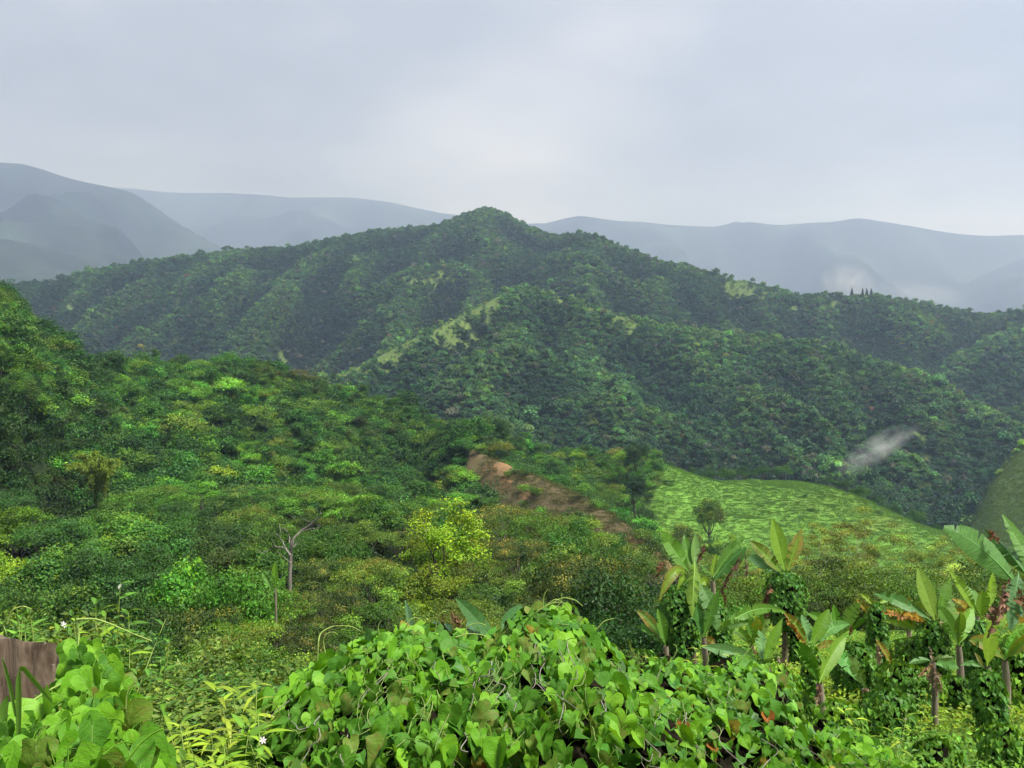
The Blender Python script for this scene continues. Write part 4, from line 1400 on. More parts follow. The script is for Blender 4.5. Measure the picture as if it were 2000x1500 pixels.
# ------------------------------------------------------------------ vine mounds in the foreground
def mound(name, skyline, yr, depth_front, nleaf, nback, lsize, label, seed, vbase=1570, weights=(0.54, 0.23, 0.205, 0.02, 0.005), group=None):
    """skyline: (u, v) points of the top; the mound stands yr metres off and bulges towards the viewer"""
    r = np.random.default_rng(seed)
    sk = np.array(skyline, float)
    u0, u1 = sk[0, 0], sk[-1, 0]
    yrf = lambda u: np.interp(u, [u0, u1], yr)

    def surf(u, s, off=0.0):
        """s from -0.35 (behind the top) over 0 (top) to 1 (front foot)"""
        v = np.interp(u, sk[:, 0], sk[:, 1])
        y0 = yrf(u)
        a0, b0 = (u - 1000) / F, (750 - v) / F
        zt = (-SP + b0 * CP) * y0 / (CP + b0 * SP) - 0.03
        bb = (750 - vbase) / F
        yf = y0 - depth_front
        zf = (-SP + bb * CP) * yf / (CP + bb * SP)
        sp = np.clip(s, 0, 1)
        y = y0 - depth_front * np.sin(sp * math.pi / 2) ** 0.9 + np.where(s < 0, -s * 1.6, 0)
        z = zt + (zf - zt) * (1 - np.cos(sp * math.pi / 2)) - np.where(s < 0, (s * 1.5) ** 2 * 1.3, 0)
        bump = fbm(u / 75.0 + seed, s * 5.0, 5) * 0.62 + fbm(u / 26.0, s * 11, 9) * 0.22
        y = y - bump - off
        x = a0 / (CP) * y0 * 1.0 + 0 * y
        return np.stack([x, y, z], -1)

    base = surf(np.array([(u0 + u1) / 2]), np.array([1.0]))[0]
    o = thing(name, tuple(base), label, "vine", group)
    # core of dead stems, coloured near black as the shade inside the mound
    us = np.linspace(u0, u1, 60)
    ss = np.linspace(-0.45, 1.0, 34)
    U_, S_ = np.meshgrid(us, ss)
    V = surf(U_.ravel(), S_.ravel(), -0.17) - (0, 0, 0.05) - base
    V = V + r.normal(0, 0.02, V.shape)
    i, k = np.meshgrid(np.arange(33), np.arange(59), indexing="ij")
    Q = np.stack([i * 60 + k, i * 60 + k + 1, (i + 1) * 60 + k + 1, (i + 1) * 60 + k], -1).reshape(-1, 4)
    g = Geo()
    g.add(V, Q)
    link("tangle", g.mesh("tangle", M_SHADE_TANGLE, False), o)

    def normals(u, s):
        e = 0.01
        du = surf(u + 4, s) - surf(u - 4, s)
        ds = surf(u, s + e) - surf(u, s - e)
        return unit(np.cross(ds, du))

    def spots(n):
        u = r.uniform(u0, u1, n)
        s = r.uniform(-0.12, 1.0, n) ** 1.0
        return u, s
    # leaves deep in the mound
    u, s = spots(nback)
    P = surf(u, s, -r.uniform(0.03, 0.10, nback)) - base
    N = normals(u, s) + r.normal(0, .3, (nback, 3)) + (0, 0, .25)
    D = np.stack([r.normal(0, .5, nback), r.normal(-0.2, .3, nback), np.full(nback, -1.0)], -1)
    g = Geo()
    small_hearts(g, P, D, N, lsize * 0.95, r, leafcol(r, nback, (0.075, 0.20, 0.018), .25))
    b = link("inner_leaves", g.mesh("inner_leaves", M_TREE), o, kind="stuff")
    # leaves on the outside, one by one, spaced apart
    u, s = spots(nleaf * 7)
    P = surf(u, s, r.normal(0.02, 0.03, len(u)))
    N = normals(u, s)
    pu, pv_ = to_px(P)
    hole = fbm(u / 34.0 + 3, s * 6.5, 63 + seed % 7) + 0.10 * np.clip(0.22 - s, 0, 1) / 0.22
    okv = (pv_ < 1530) & ((hole > -0.04) | (s < 0.06))
    chosen = []
    cell = {}
    for q in np.nonzero(okv)[0]:
        d0 = lsize * 0.48
        key = tuple(np.floor(P[q] / d0).astype(int))
        if any(np.linalg.norm(P[q] - P[w]) < d0 for dx in (-1, 0, 1) for dy in (-1, 0, 1) for dz in (-1, 0, 1) for w in cell.get((key[0] + dx, key[1] + dy, key[2] + dz), [])):
            continue
        cell.setdefault(key, []).append(q)
        chosen.append(q)
        if len(chosen) >= nleaf:
            break
    for q in chosen:
        top = np.clip(1 - s[q] * 2.2, 0, 1)
        w = np.array(weights) * np.array([1, 1 + 1.5 * top, 1 - 0.6 * top, 1 - .5 * top, 1 - .5 * top])
        kind = r.choice(5, p=w / w.sum())
        me = HEARTS[kind][r.integers(0, 6)]
        tip = np.array([r.normal(0, .62), r.normal(-0.30, .3), -1.0]) * (1 - 0.45 * top) + np.array([r.normal(0, .5), r.normal(-.4, .4), 0.0]) * top
        nn = N[q] * 0.8 + r.normal(0, .46, 3) + np.array([0, -0.2, 0.38])
        sz = lsize * float(np.clip(np.exp(r.normal(0, .34)), .4, 1.6))
        add_leaf(o, me, P[q] - base, tip, nn, sz)
    # stems
    for k in range(26):
        ua, sa = r.uniform(u0 + 20, u1 - 20), r.uniform(-0.05, 0.6)
        m = 7
        uu = ua + np.cumsum(r.normal(0, 16, m))
        sss = sa + np.linspace(0, r.uniform(.15, .45), m)
        q = surf(np.clip(uu, u0, u1), sss, r.normal(0.03, .02, m)) - base
        tendril(o, q, 0.0035, "stem", M_STEM if r.random() < .6 else M_DEADW)
    # strands hanging down the front
    for k in range(9):
        ua = r.uniform(u0 + 25, u1 - 25)
        p0 = surf(np.array([ua]), np.array([r.uniform(0.02, 0.25)]), np.array([0.07]))[0] - base
        dl = r.uniform(.2, .5)
        q = np.array([p0 + (r.normal(0, .015), -0.04 * f - 0.05 * math.sin(f * 3), -dl * f) for f in np.linspace(0, 1, 6)])
        tendril(o, q, 0.003, "strand", M_STEM)
    return o, surf, base, r


def shoot(o, base, pts, y, rad=0.0045):
    q = np.array([PX(a, b, y + c) for a, b, c in pts]) - base
    return tendril(o, q, rad)


MA, _, bA, rA = mound("heart_leaf_vine", [(470, 1450), (510, 1372), (560, 1322), (600, 1300), (640, 1282), (680, 1256), (740, 1238), (800, 1226), (860, 1232), (900, 1244)], (5.4, 5.2), 1.0, 300, 380, 0.094,
                      "heart-leaved vine covering the left part of the foreground mound", 601)
MB_, _, bB, rB = mound("heart_leaf_vine", [(880, 1244), (930, 1248), (965, 1232), (1000, 1205), (1050, 1178), (1090, 1182), (1140, 1205), (1175, 1240), (1215, 1290), (1250, 1318), (1290, 1340)], (5.2, 5.5), 1.0, 300, 380, 0.094,
                       "worn heart-leaved vine over the highest hump of the foreground mound", 602, weights=(0.46, 0.24, 0.275, 0.022, 0.003))
ME_, _, bE, rE = mound("heart_leaf_vine", [(660, 1285), (720, 1262), (800, 1250), (880, 1258), (950, 1256), (1010, 1232), (1060, 1208), (1110, 1222), (1160, 1262)], (5.12, 5.2), 1.05, 290, 150, 0.092,
                       "bright heart-leaved vine trailing across the middle of the foreground mound", 605)
MC, _, bC, rC = mound("heart_leaf_vine", [(1235, 1345), (1270, 1312), (1320, 1290), (1370, 1300), (1405, 1310), (1440, 1292), (1480, 1290), (1520, 1320), (1550, 1380), (1575, 1440)], (6.6, 7.2), 1.2, 300, 380, 0.094,
                      "heart-leaved vine of smaller leaves sloping down right of the mound", 603, weights=(0.56, 0.31, 0.115, 0.012, 0.003))
MD, _, bD, rD = mound("heart_leaf_vine", [(1540, 1460), (1590, 1420), (1640, 1418), (1700, 1436), (1745, 1470), (1770, 1510)], (6.8, 6.6), 0.9, 180, 120, 0.10,
                      "low pale heart-leaved vine at the bottom edge below the banana plants", 604, weights=(0.45, 0.5, 0.04, 0.01, 0))
for o_, b_, y_, lst in [(MA, bA, 5.1, [[(620, 1290, 0), (622, 1250, 0), (626, 1235, .05), (650, 1222, .1), (685, 1222, .1), (705, 1233, .1)], [(635, 1275, 0), (630, 1250, 0), (640, 1236, 0), (652, 1234, 0), (660, 1240, 0)],
                                       [(740, 1240, 0), (738, 1222, 0), (745, 1212, 0)], [(790, 1230, 0), (800, 1212, 0), (812, 1205, 0), (826, 1212, 0)], [(850, 1235, 0), (854, 1205, 0), (866, 1194, 0), (871, 1195, 0)],
                                       [(890, 1245, 0), (915, 1237, 0), (945, 1240, 0), (960, 1252, 0)], [(905, 1244, 0), (912, 1222, 0), (935, 1216, 0), (950, 1222, 0)]]),
                         (MB_, bB, 5.2, [[(1060, 1190, 0), (1062, 1162, 0), (1070, 1150, 0)], [(1065, 1185, 0), (1085, 1168, 0), (1105, 1180, 0), (1118, 1200, 0)], [(1075, 1180, 0), (1100, 1166, 0), (1125, 1172, 0), (1138, 1184, 0)],
                                        [(1085, 1190, 0), (1098, 1172, 0), (1096, 1158, 0)], [(1165, 1230, 0), (1180, 1212, 0), (1200, 1208, 0)], [(1010, 1240, 0), (1040, 1200, -.2), (1075, 1178, -.2), (1098, 1176, -.2)]]),
                         (MC, bC, 6.6, [[(1300, 1300, 0), (1320, 1280, 0), (1322, 1262, 0), (1315, 1258, 0)], [(1380, 1300, 0), (1384, 1278, 0), (1390, 1270, 0)], [(1440, 1295, 0), (1462, 1270, 0), (1470, 1262, 0)]])]:
    for pts in lst:
        shoot(o_, b_, pts, y_, 0.0045)

# ------------------------------------------------------------------ stump with its vine at the left
rs = np.random.default_rng(611)
sx, sy = -1.815, 3.0
ztop = PX(70, 1236, 2.75)[2]
zgr = float(H(sx, sy)) - 0.15
st = thing("tree_stump", (sx, sy, zgr), "weathered dark brown tree stump at the left edge", "tree stump")
na, nz = 96, 18
ang = np.linspace(0, 2 * math.pi, na, endpoint=False)
cr = 0.255 + 0.010 * np.sin(ang * 3 + 1) + 0.016 * (vnoise(ang * 3.2, ang * 0, 5) - .5) + 0.022 * (vnoise(ang * 9.5, ang * 0, 6) - .5)
for c_ in (-1.95, -1.35, -2.45, -0.9, 0.4, 1.9):       # long drying cracks
    cr = cr - 0.035 * np.exp(-((ang - (c_ % (2 * math.pi))) / 0.035) ** 2)
hh_ = np.linspace(0, ztop - zgr, nz)
V = []
for j, h_ in enumerate(hh_):
    f = 1 + 0.10 * (1 - h_ / hh_[-1]) ** 2
    rr = cr * f + 0.006 * (vnoise(ang * 14, ang * 0 + h_ * 3, 8) - .5)
    zt = h_ - 0.42 * (rr * np.sin(ang) + 0.255) * (h_ / hh_[-1]) ** 3 + (0.022 * (vnoise(ang * 5, ang * 0, 15) - .5) - 0.012 * np.cos(ang)) * (h_ / hh_[-1]) ** 4
    V.append(np.stack([rr * np.cos(ang), rr * np.sin(ang), zt + 0 * ang], -1))
V = np.concatenate(V)
i, k = np.meshgrid(np.arange(nz - 1), np.arange(na), indexing="ij")
Q = np.stack([i * na + k, i * na + (k + 1) % na, (i + 1) * na + (k + 1) % na, (i + 1) * na + k], -1).reshape(-1, 4)


def stump_mat():
    m, t, out = new_mat("stump_wood")
    tcn = nd(t, "ShaderNodeTexCoord")
    mp = nd(t, "ShaderNodeMapping")
    mp.inputs["Scale"].default_value = (1, 1, 0.10)
    t.links.new(tcn.outputs["Object"], mp.inputs[0])
    n1 = noise(t, mp.outputs[0], 34.0, 8, 0.7, 0.2)
    mp2 = nd(t, "ShaderNodeMapping")
    mp2.inputs["Scale"].default_value = (1, 1, 0.45)
    t.links.new(tcn.outputs["Object"], mp2.inputs[0])
    n2 = noise(t, mp2.outputs[0], 9.0, 4, 0.6, 0.6)
    c = mixc(t, ramp(t, n1, [(0.30, 0.0), (0.70, 1.0)]), (0.020, 0.012, 0.008), (0.15, 0.092, 0.05))
    c = mixc(t, ramp(t, n2, [(0.46, 0.0), (0.62, 0.85)]), c, mixc(t, n1, (0.08, 0.055, 0.035), (0.36, 0.27, 0.18)))
    n3 = noise(t, tcn.outputs["Object"], 40.0, 3, 0.6)
    c = mixc(t, ramp(t, n3, [(0.68, 0.0), (0.74, 0.7)]), c, (0.45, 0.40, 0.33))
    p = nd(t, "ShaderNodeBsdfPrincipled")
    p.inputs["Roughness"].default_value = 0.85
    t.links.new(c, p.inputs["Base Color"])
    b = nd(t, "ShaderNodeBump")
    b.inputs["Strength"].default_value = 0.9
    b.inputs["Distance"].default_value = 0.012
    t.links.new(n1, b.inputs["Height"])
    t.links.new(b.outputs[0], p.inputs["Normal"])
    t.links.new(p.outputs[0], out.inputs[0])
    return m


M_STUMP = stump_mat()
link("trunk", mesh_np("stump_trunk", V, [Q], M_STUMP, None, None, True), st)
top = V[-na:]
rings = [np.array([[0, 0, top[:, 2].mean() - 0.03]])]
Vt = np.concatenate([[[0, 0, top[:, 2].mean() - 0.03]], top * (0.5, 0.5, 1) - (0, 0, 0.02) + rs.normal(0, .004, top.shape), top * (0.992, 0.992, 1) - (0, 0, 0.002)])
kk = np.arange(na)
Tt = np.stack([np.zeros(na, int), 1 + kk, 1 + (kk + 1) % na], -1)
Qt = np.stack([1 + kk, 1 + na + kk, 1 + na + (kk + 1) % na, 1 + (kk + 1) % na], -1)
link("cut_top", mesh_np("stump_top", Vt, [Qt, Tt], M_STUMP, None, None, False), st)

# vine round the stump
rv = np.random.default_rng(612)
vb = np.array([-1.5, 2.5, float(H(-1.5, 2.5))])
sv = thing("heart_leaf_vine", tuple(vb), "large-leaved bright vine climbing over the stump at the bottom left", "vine")
# outline of the drape: a bank of leaves in front of and beside the stump
gq = Geo()
npt = 0
placed = []
for tries in range(7000):
    u_, v_ = rv.uniform(-60, 305), rv.uniform(1225, 1540)
    topv = np.interp(u_, [-60, 0, 60, 130, 140, 165, 200, 235, 260, 290, 330], [1430, 1410, 1395, 1345, 1262, 1245, 1275, 1320, 1390, 1450, 1500])
    if v_ < topv:
        continue
    y_ = np.interp(v_, [1230, 1300, 1400, 1540], [2.85, 2.72, 2.45, 2.15]) + 0.25 * max(0, (u_ - 180) / 120.0) + rv.normal(0, .05)
    p = PX(u_, v_, y_)
    if any(np.linalg.norm(p - q) < 0.045 for q in placed):
        continue
    placed.append(p)
    if len(placed) >= 280:
        break
for p in placed:
    u_, v_ = to_px(p)
    w = np.array([0.34, 0.58, 0.08, 0.0, 0.0])
    me = HEARTS[rv.choice(5, p=w)][rv.integers(0, 6)]
    tip = np.array([rv.normal(0.25, .35), rv.normal(-.25, .25), -1.0])
    nn = np.array([rv.normal(0.1, .3), -0.75 + rv.normal(0, .2), 0.62 + rv.normal(0, .2)])
    add_leaf(sv, me, p - vb, tip, nn, float(np.clip(rv.normal(0.100, .024), .045, .15)) * (0.75 if v_ < 1330 else 1))
for pts in [[(130, 1380, 2.7), (150, 1290, 2.75), (155, 1240, 2.8), (152, 1215, 2.8)], [(150, 1210, 2.8), (185, 1208, 2.8), (215, 1218, 2.8), (255, 1236, 2.8), (297, 1252, 2.8)],
            [(110, 1330, 2.68), (128, 1312, 2.7), (145, 1300, 2.7)], [(0, 1420, 2.4), (60, 1370, 2.5), (110, 1340, 2.55), (150, 1320, 2.6)], [(60, 1500, 2.2), (90, 1470, 2.25), (100, 1440, 2.3)],
            [(14, 1218, 3.2), (22, 1192, 3.2), (45, 1183, 3.2), (62, 1190, 3.2)]]:
    tendril(sv, np.array([PX(a, b, c) for a, b, c in pts]) - vb, 0.0042, "stem")
nb = 500
u_ = rv.uniform(-60, 330, nb)
v_ = rv.uniform(1330, 1560, nb)
P = np.array([PX(a, b, np.interp(b, [1230, 1400, 1560], [2.95, 2.7, 2.4]) + 0.25 * max(0, (a - 180) / 120.0) + rv.uniform(0, .12)) for a, b in zip(u_, v_) if b > np.interp(a, [-60, 60, 140, 240, 330], [1440, 1410, 1300, 1370, 1500])]) - vb
g = Geo()
n = len(P)
small_hearts(g, P, np.stack([rv.normal(0, .4, n), rv.normal(-.2, .3, n), -np.ones(n)], -1), np.stack([rv.normal(0, .3, n), -np.ones(n), np.full(n, .5)], -1), 0.11, rv, leafcol(rv, n, (0.08, 0.18, 0.02), .25))
link("inner_leaves", g.mesh("inner_leaves", M_TREE), sv, kind="stuff")

# grass blades in front of the stump
gt_ = thing("grass_blades", tuple(PX(35, 1470, 2.3)), "few long grass blades, one of them folded, before the stump", "grass")
gb = np.array(gt_.location)
for pts, w_ in [([(36, 1450), (36, 1380), (36, 1330), (38, 1308)], .010), ([(38, 1308), (46, 1305), (62, 1325), (85, 1352), (102, 1372)], .010), ([(30, 1400), (22, 1350), (12, 1310), (4, 1285)], .007),
                ([(4, 1410), (8, 1380), (16, 1358)], .012)]:
    q = np.array([PX(a, b, 2.28) for a, b in pts]) - gb
    s_ = np.linspace(0, len(q) - 1, 12)
    q = np.stack([np.interp(s_, np.arange(len(q)), q[:, k]) for k in range(3)], -1)
    wd = w_ * np.sin(np.linspace(0.5, 3.05, 12))
    sd_ = unit(np.cross(np.gradient(q, axis=0), (0.2, 1, 0.3)))
    V = np.stack([q - sd_ * wd[:, None], q + (0, 0.004, 0), q + sd_ * wd[:, None]], 1).reshape(-1, 3)
    i = np.arange(11)[:, None] * 3
    Q = np.concatenate([i + [0, 1, 4, 3], i + [1, 2, 5, 4]])
    g = Geo()
    g.add(V, Q, None, (0.14, 0.28, 0.04))
    link("blade", g.mesh("grass_blade", M_TREE, True), gt_)

# ------------------------------------------------------------------ weeds and shrubs between stump and mound
def lance_mesh(name, w, droop, col, seed):
    s_ = np.linspace(0, 1, 7)
    wd = w * np.sin(np.pi * s_ ** 0.8) + 0.004
    z = -droop * s_ ** 2
    V, C = [], []
    for a, b, c in zip(s_, wd, z):
        V += [(-b, -a, c + b * .35), (0, -a, c), (b, -a, c + b * .35)]
        C += [col, tuple(x * 1.25 for x in col), col]
    i = np.arange(6)[:, None] * 3
    g = Geo()
    g.add(np.array(V), np.concatenate([i + [0, 3, 4, 1], i + [1, 4, 5, 2]]), None, np.array(C))
    return g.mesh(name, M_TREE, True)


LANCE = [lance_mesh("lance_leaf", w, d, c, 0) for w, d, c in [(0.13, .25, (0.10, 0.22, 0.02)), (0.10, .45, (0.17, 0.29, 0.02)), (0.15, .3, (0.075, 0.18, 0.02)), (0.085, .6, (0.22, 0.32, 0.03))]]


def weed(u, vtop, y, n, lsize, label, tint=(1, 1, 1), kinds=(0, 1, 2, 3), flowers=0, seed=0, stems=3, group="weeds between the stump and the mound", spread=0.16):
    r = np.random.default_rng(seed)
    p = PX(u, vtop, y)
    zb = float(H(p[0], y))
    zb = min(zb, float(p[2]) - 0.5)
    o = thing("leafy_weed", (p[0], y, zb), label, "weed", group)
    hgt = float(p[2]) - zb
    for s_i in range(stems):
        tp = np.array([r.normal(0, spread), r.normal(0, spread), hgt * (1.0 if s_i == 0 else r.uniform(.7, .97))])
        q = curve_pts((r.normal(0, .04), r.normal(0, .04), -0.05), tp, (r.normal(0, .04), r.normal(0, .04), 0), 8)
        tendril(o, q, 0.005, "stem")
        m = n // stems
        for k in range(m):
            f = 1 - min(0.62, 0.42 / max(hgt, .4)) * (k / m) ** 1.2
            c = np.array([np.interp(f * 7, np.arange(8), q[:, j]) for j in range(3)])
            a = k * 2.4 + r.uniform(-.4, .4)
            el = 0.75 * (1 - k / m) + r.normal(0, .2) - .1
            tip = (math.cos(a), math.sin(a), el)
            lf = add_leaf(o, LANCE[r.choice(kinds)], c, tip, (r.normal(0, .2) - math.cos(a) * el, r.normal(0, .2) - math.sin(a) * el, 1.0), lsize * r.uniform(.7, 1.25) * (0.75 + 0.4 * k / m))
            lf.color = (*(np.array(tint) * np.exp(r.normal(0, .15))), 1)
        for k in range(flowers):
            if s_i:
                continue
            a = r.uniform(0, 6.28)
            g = Geo()
            for j in range(6):
                b = j * 1.047
                g.add([(0, 0, 0), (.012 * math.cos(b - .4), .012 * math.sin(b - .4), .004), (.02 * math.cos(b), .02 * math.sin(b), .002), (.012 * math.cos(b + .4), .012 * math.sin(b + .4), .004)], [[0, 1, 2, 3]], None, (0.75, 0.70, 0.70))
            fl = link("flower", g.mesh("white_flower", M_TREE), o, tuple(tp + (0.03 * math.cos(a), -0.05, -0.03 * k)))
            fl.rotation_euler = (1.0, 0, a)
    return o


W = [(60, 1190, 4.0, 84, .085, "dense pale weed directly behind the middle of the stump", (1.35, 1.25, 1.2), (0, 2), 0, 7),
     (130, 1192, 4.1, 84, .09, "dense fresh weed behind the right rim of the stump", (1.3, 1.25, 1.1), (0, 2, 1), 0, 7),
     (5, 1192, 4.0, 84, .09, "dense pale weed behind the left rim of the stump", (1.3, 1.25, 1.2), (0, 2), 0, 7),
     (215, 1140, 5.2, 44, .13, "tall weed with pointed leaves and a white flower right of the stump", (1.1, 1.1, 1), (0, 1, 2), 1, 4),
     (175, 1180, 4.6, 40, .10, "pointed-leaf weed just right of the stump top", (1.0, 1.0, 1), (0, 2), 0, 4),
     (95, 1200, 4.2, 40, .08, "weed with small pale leaves behind the stump top", (1.3, 1.25, 1.2), (0, 2), 1, 5),
     (30, 1205, 4.2, 40, .08, "pale weed at the left edge behind the stump", (1.3, 1.25, 1.2), (0, 2), 0, 5),
     (285, 1225, 5.0, 44, .11, "bushy weed below the arching vine shoot", (1.0, 1.05, 1), (0, 2), 0, 4),
     (235, 1240, 4.6, 44, .10, "dense weed between the stump vine and the arching shoot", (0.9, 1.0, 1), (0, 2), 0, 5),
     (470, 1320, 4.7, 46, .17, "yellow-green weed with drooping narrow leaves left of the mound", (1.25, 1.1, 1), (1, 3), 0, 4),
     (420, 1410, 4.3, 44, .16, "yellowish long-leaved weed at the foot of the mound", (1.25, 1.1, 1), (1, 3), 0, 4),
     (505, 1400, 4.4, 40, .15, "fresh weed tucked against the left end of the mound", (1.1, 1.05, 1), (1, 0), 0, 4),
     (345, 1400, 4.0, 44, .15, "long-leaved weed at the bottom between stump and mound", (1.15, 1.1, 1), (1, 3, 0), 0, 4),
     (300, 1440, 3.7, 40, .13, "low weed at the bottom right of the stump vine", (1.1, 1.1, 1), (0, 3), 0, 4),
     (455, 1470, 3.9, 40, .16, "broad-leaved pale weed at the very bottom left of the mound", (1.25, 1.2, 1), (0, 1), 1, 4),
     (380, 1470, 3.8, 40, .15, "pale weed at the bottom edge left of the mound", (1.2, 1.15, 1), (1, 3), 0, 4),
     (1335, 1262, 7.2, 44, .11, "yellow-green weed tip rising behind the right of the mound", (1.5, 1.2, 1), (1, 3), 0, 4),
     (1400, 1275, 7.4, 44, .11, "yellow-green weed rising left of the pale banana leaf", (1.4, 1.2, 1), (1, 3), 0, 4),
     (1620, 1395, 7.5, 44, .13, "yellowish weed above the low vine at the bottom right", (1.5, 1.25, 1), (1, 3), 0, 5),
     (1700, 1410, 7.5, 44, .13, "narrow-leaved weed right of the yellowish one at the bottom", (1.35, 1.2, 1), (1, 3), 1, 5)]
for i, (u_, v_, y_, n_, ls, lb, tn, kd, fl, stn) in enumerate(W):
    weed(u_, v_, y_, n_, ls, lb, tn, kd, fl, 700 + i, stn)

# small-leaved shrubs further down the slope
SHR = []
for i in range(3):
    g, gtk, _ = proto_bush(800 + i, [(0.085, 0.165, 0.022), (0.11, 0.18, 0.025), (0.06, 0.135, 0.018)][i], 1.7, 1.0, 3200, 0.075, 10, topcol=(0.17, 0.24, 0.03))
    SHR.append((g.mesh("shrub_crown", M_TREE), gtk.mesh("shrub_stems", M_BARK, True)))
SHP = [(235, 1290, 8.5), (300, 1265, 10), (360, 1300, 9.5), (430, 1310, 10.5), (300, 1330, 7.8), (380, 1350, 7.6), (450, 1365, 8.4), (330, 1390, 6.4), (400, 1410, 6.4), (260, 1350, 6.6), (510, 1330, 9.5), (470, 1290, 12),
       (560, 1310, 10.5), (200, 1230, 10), (120, 1215, 8.5), (40, 1215, 8.0), (270, 1225, 13), (380, 1255, 14), (600, 1300, 12), (1330, 1340, 9), (1270, 1290, 12), (1240, 1270, 16)]
for i, (u_, v_, y_) in enumerate(SHP):
    p = PX(u_, v_, y_)
    zb = float(H(p[0], y_))
    hgt = max(float(p[2]) - zb, 0.8)
    px_side = "left" if u_ < 250 else "middle" if u_ < 420 else "right end"
    lb = "small-leaved %s shrub on the slope %s" % (["green", "yellowish", "dark green"][i % 3], ("behind the foreground mound" if u_ > 1000 else "between stump and mound, %s" % px_side))
    o = thing("shrub", (p[0], y_, zb), lb, "shrub", "small-leaved shrubs on the near slope")
    tn = np.exp(rng.normal(0, .15)) * np.array([1, 1, 1]) * (1 + rng.normal(0, .06, 3))
    rz = rng.uniform(0, 6.28)
    for nm, me in (("crown", SHR[i % 3][0]), ("stems", SHR[i % 3][1])):
        c = link(nm, me, o, None, color=tuple(tn))
        c.rotation_euler = (0, 0, rz)
        c.scale = (1.0 + 0.1 * (y_ > 9), 1.0, hgt / 1.5)

# ------------------------------------------------------------------ banana plants
BG, BGY, BGD, BRN, YEL = (0.105, 0.25, 0.028), (0.20, 0.33, 0.03), (0.06, 0.17, 0.03), (0.20, 0.10, 0.05), (0.42, 0.25, 0.03)


def banana_leaf(parent, base, P0, P1, width, sag=0.12, face=(0, -1, .35), fold=0.35, tatter=0.25, col=BG, edge=None, dead=False, seed=0, roll=0.0):
    """one paddle-shaped leaf from P0 (stalk) to P1 (tip); strips on both sides of the midrib may split and droop"""
    r = np.random.default_rng(seed)
    P0, P1 = np.asarray(P0, float) - base, np.asarray(P1, float) - base
    P1 = P1 + (P1 - P0) * 0.16
    Ln = np.linalg.norm(P1 - P0)
    ns = 15
    s_ = np.linspace(0, 1, ns)
    up = np.array([0, 0, 1.0])
    mid = P0 + (P1 - P0) * s_[:, None] + up * (sag * Ln * 4 * s_ * (1 - s_))[:, None]
    T = unit(np.gradient(mid, axis=0))
    fc = np.asarray(face, float)
    N = unit(fc - T * np.sum(T * fc, -1, keepdims=True))
    S = np.cross(T, N)
    if roll:
        N, S = N * math.cos(roll) + S * math.sin(roll), S * math.cos(roll) - N * math.sin(roll)
    w = width * 0.38 * np.clip(np.sin(np.pi * np.clip((s_ - 0.06) / 0.94, 0, 1) ** 0.82), 0, 1) ** 0.78
    w[-1] = width * 0.05
    g = Geo()
    for side in (-1, 1):
        dr = 0.0
        cut = 0
        for j in range(ns - 1):
            cut = 0
            if r.random() < tatter:
                cut = 1
                dr = r.uniform(-0.2, 0.55) if not dead else r.uniform(-.5, 1.1)
            elif r.random() < .4:
                dr *= 0.5
            an = fold - dr
            V, C, U = [], [], []
            for jj, e in ((j, 0), (j + 1, 1)):
                sh = 0.0
                if cut and e == 1:
                    sh = -0.03 * Ln
                for q in (0.0, 0.55, 1.0):
                    a = an * (0.7 + 0.6 * q) if not dead else an * (0.5 + 1.2 * q)
                    ww = w[jj] * q
                    if q == 1.0:
                        ww *= 1 + r.normal(0, .02)
                    p = mid[jj] + S[jj] * side * ww * math.cos(a) + N[jj] * ww * math.sin(a) + T[jj] * (ww * 0.32 + sh * q)
                    if dead:
                        p = p + r.normal(0, .018 * q, 3)
                    V.append(p)
                    c = np.array(col) * (1.0 + 0.10 * (1 - q))
                    if edge is not None:
                        k = np.clip((q - 0.35) * 1.6 + 0.5 * (s_[jj] - .4) + r.normal(0, .18), 0, 1)
                        c = c * (1 - k) + np.array(edge) * k
                    C.append(c * (1 + r.normal(0, .03 if not dead else .15)))
                    U.append((side * q, s_[jj]))
            g.add(V, [[0, 1, 4, 3], [1, 2, 5, 4]] if side > 0 else [[0, 3, 4, 1], [1, 4, 5, 2]], None, np.clip(np.array(C), .005, .9), U)
    o = link("dead_leaf" if dead else "leaf", g.mesh("banana_leaf", M_BDEAD if dead else M_BANANA, True, True), parent)
    gm = Geo()
    tube(gm, mid - N * 0.006, np.linspace(0.016, 0.004, ns) * (Ln / 1.4), 5, tuple(np.minimum(np.array(col) * 1.7 + .03, .6)) if not dead else (0.2, .13, .07))
    link("midrib", gm.mesh("leaf_midrib", M_TREE, True), o)
    return o


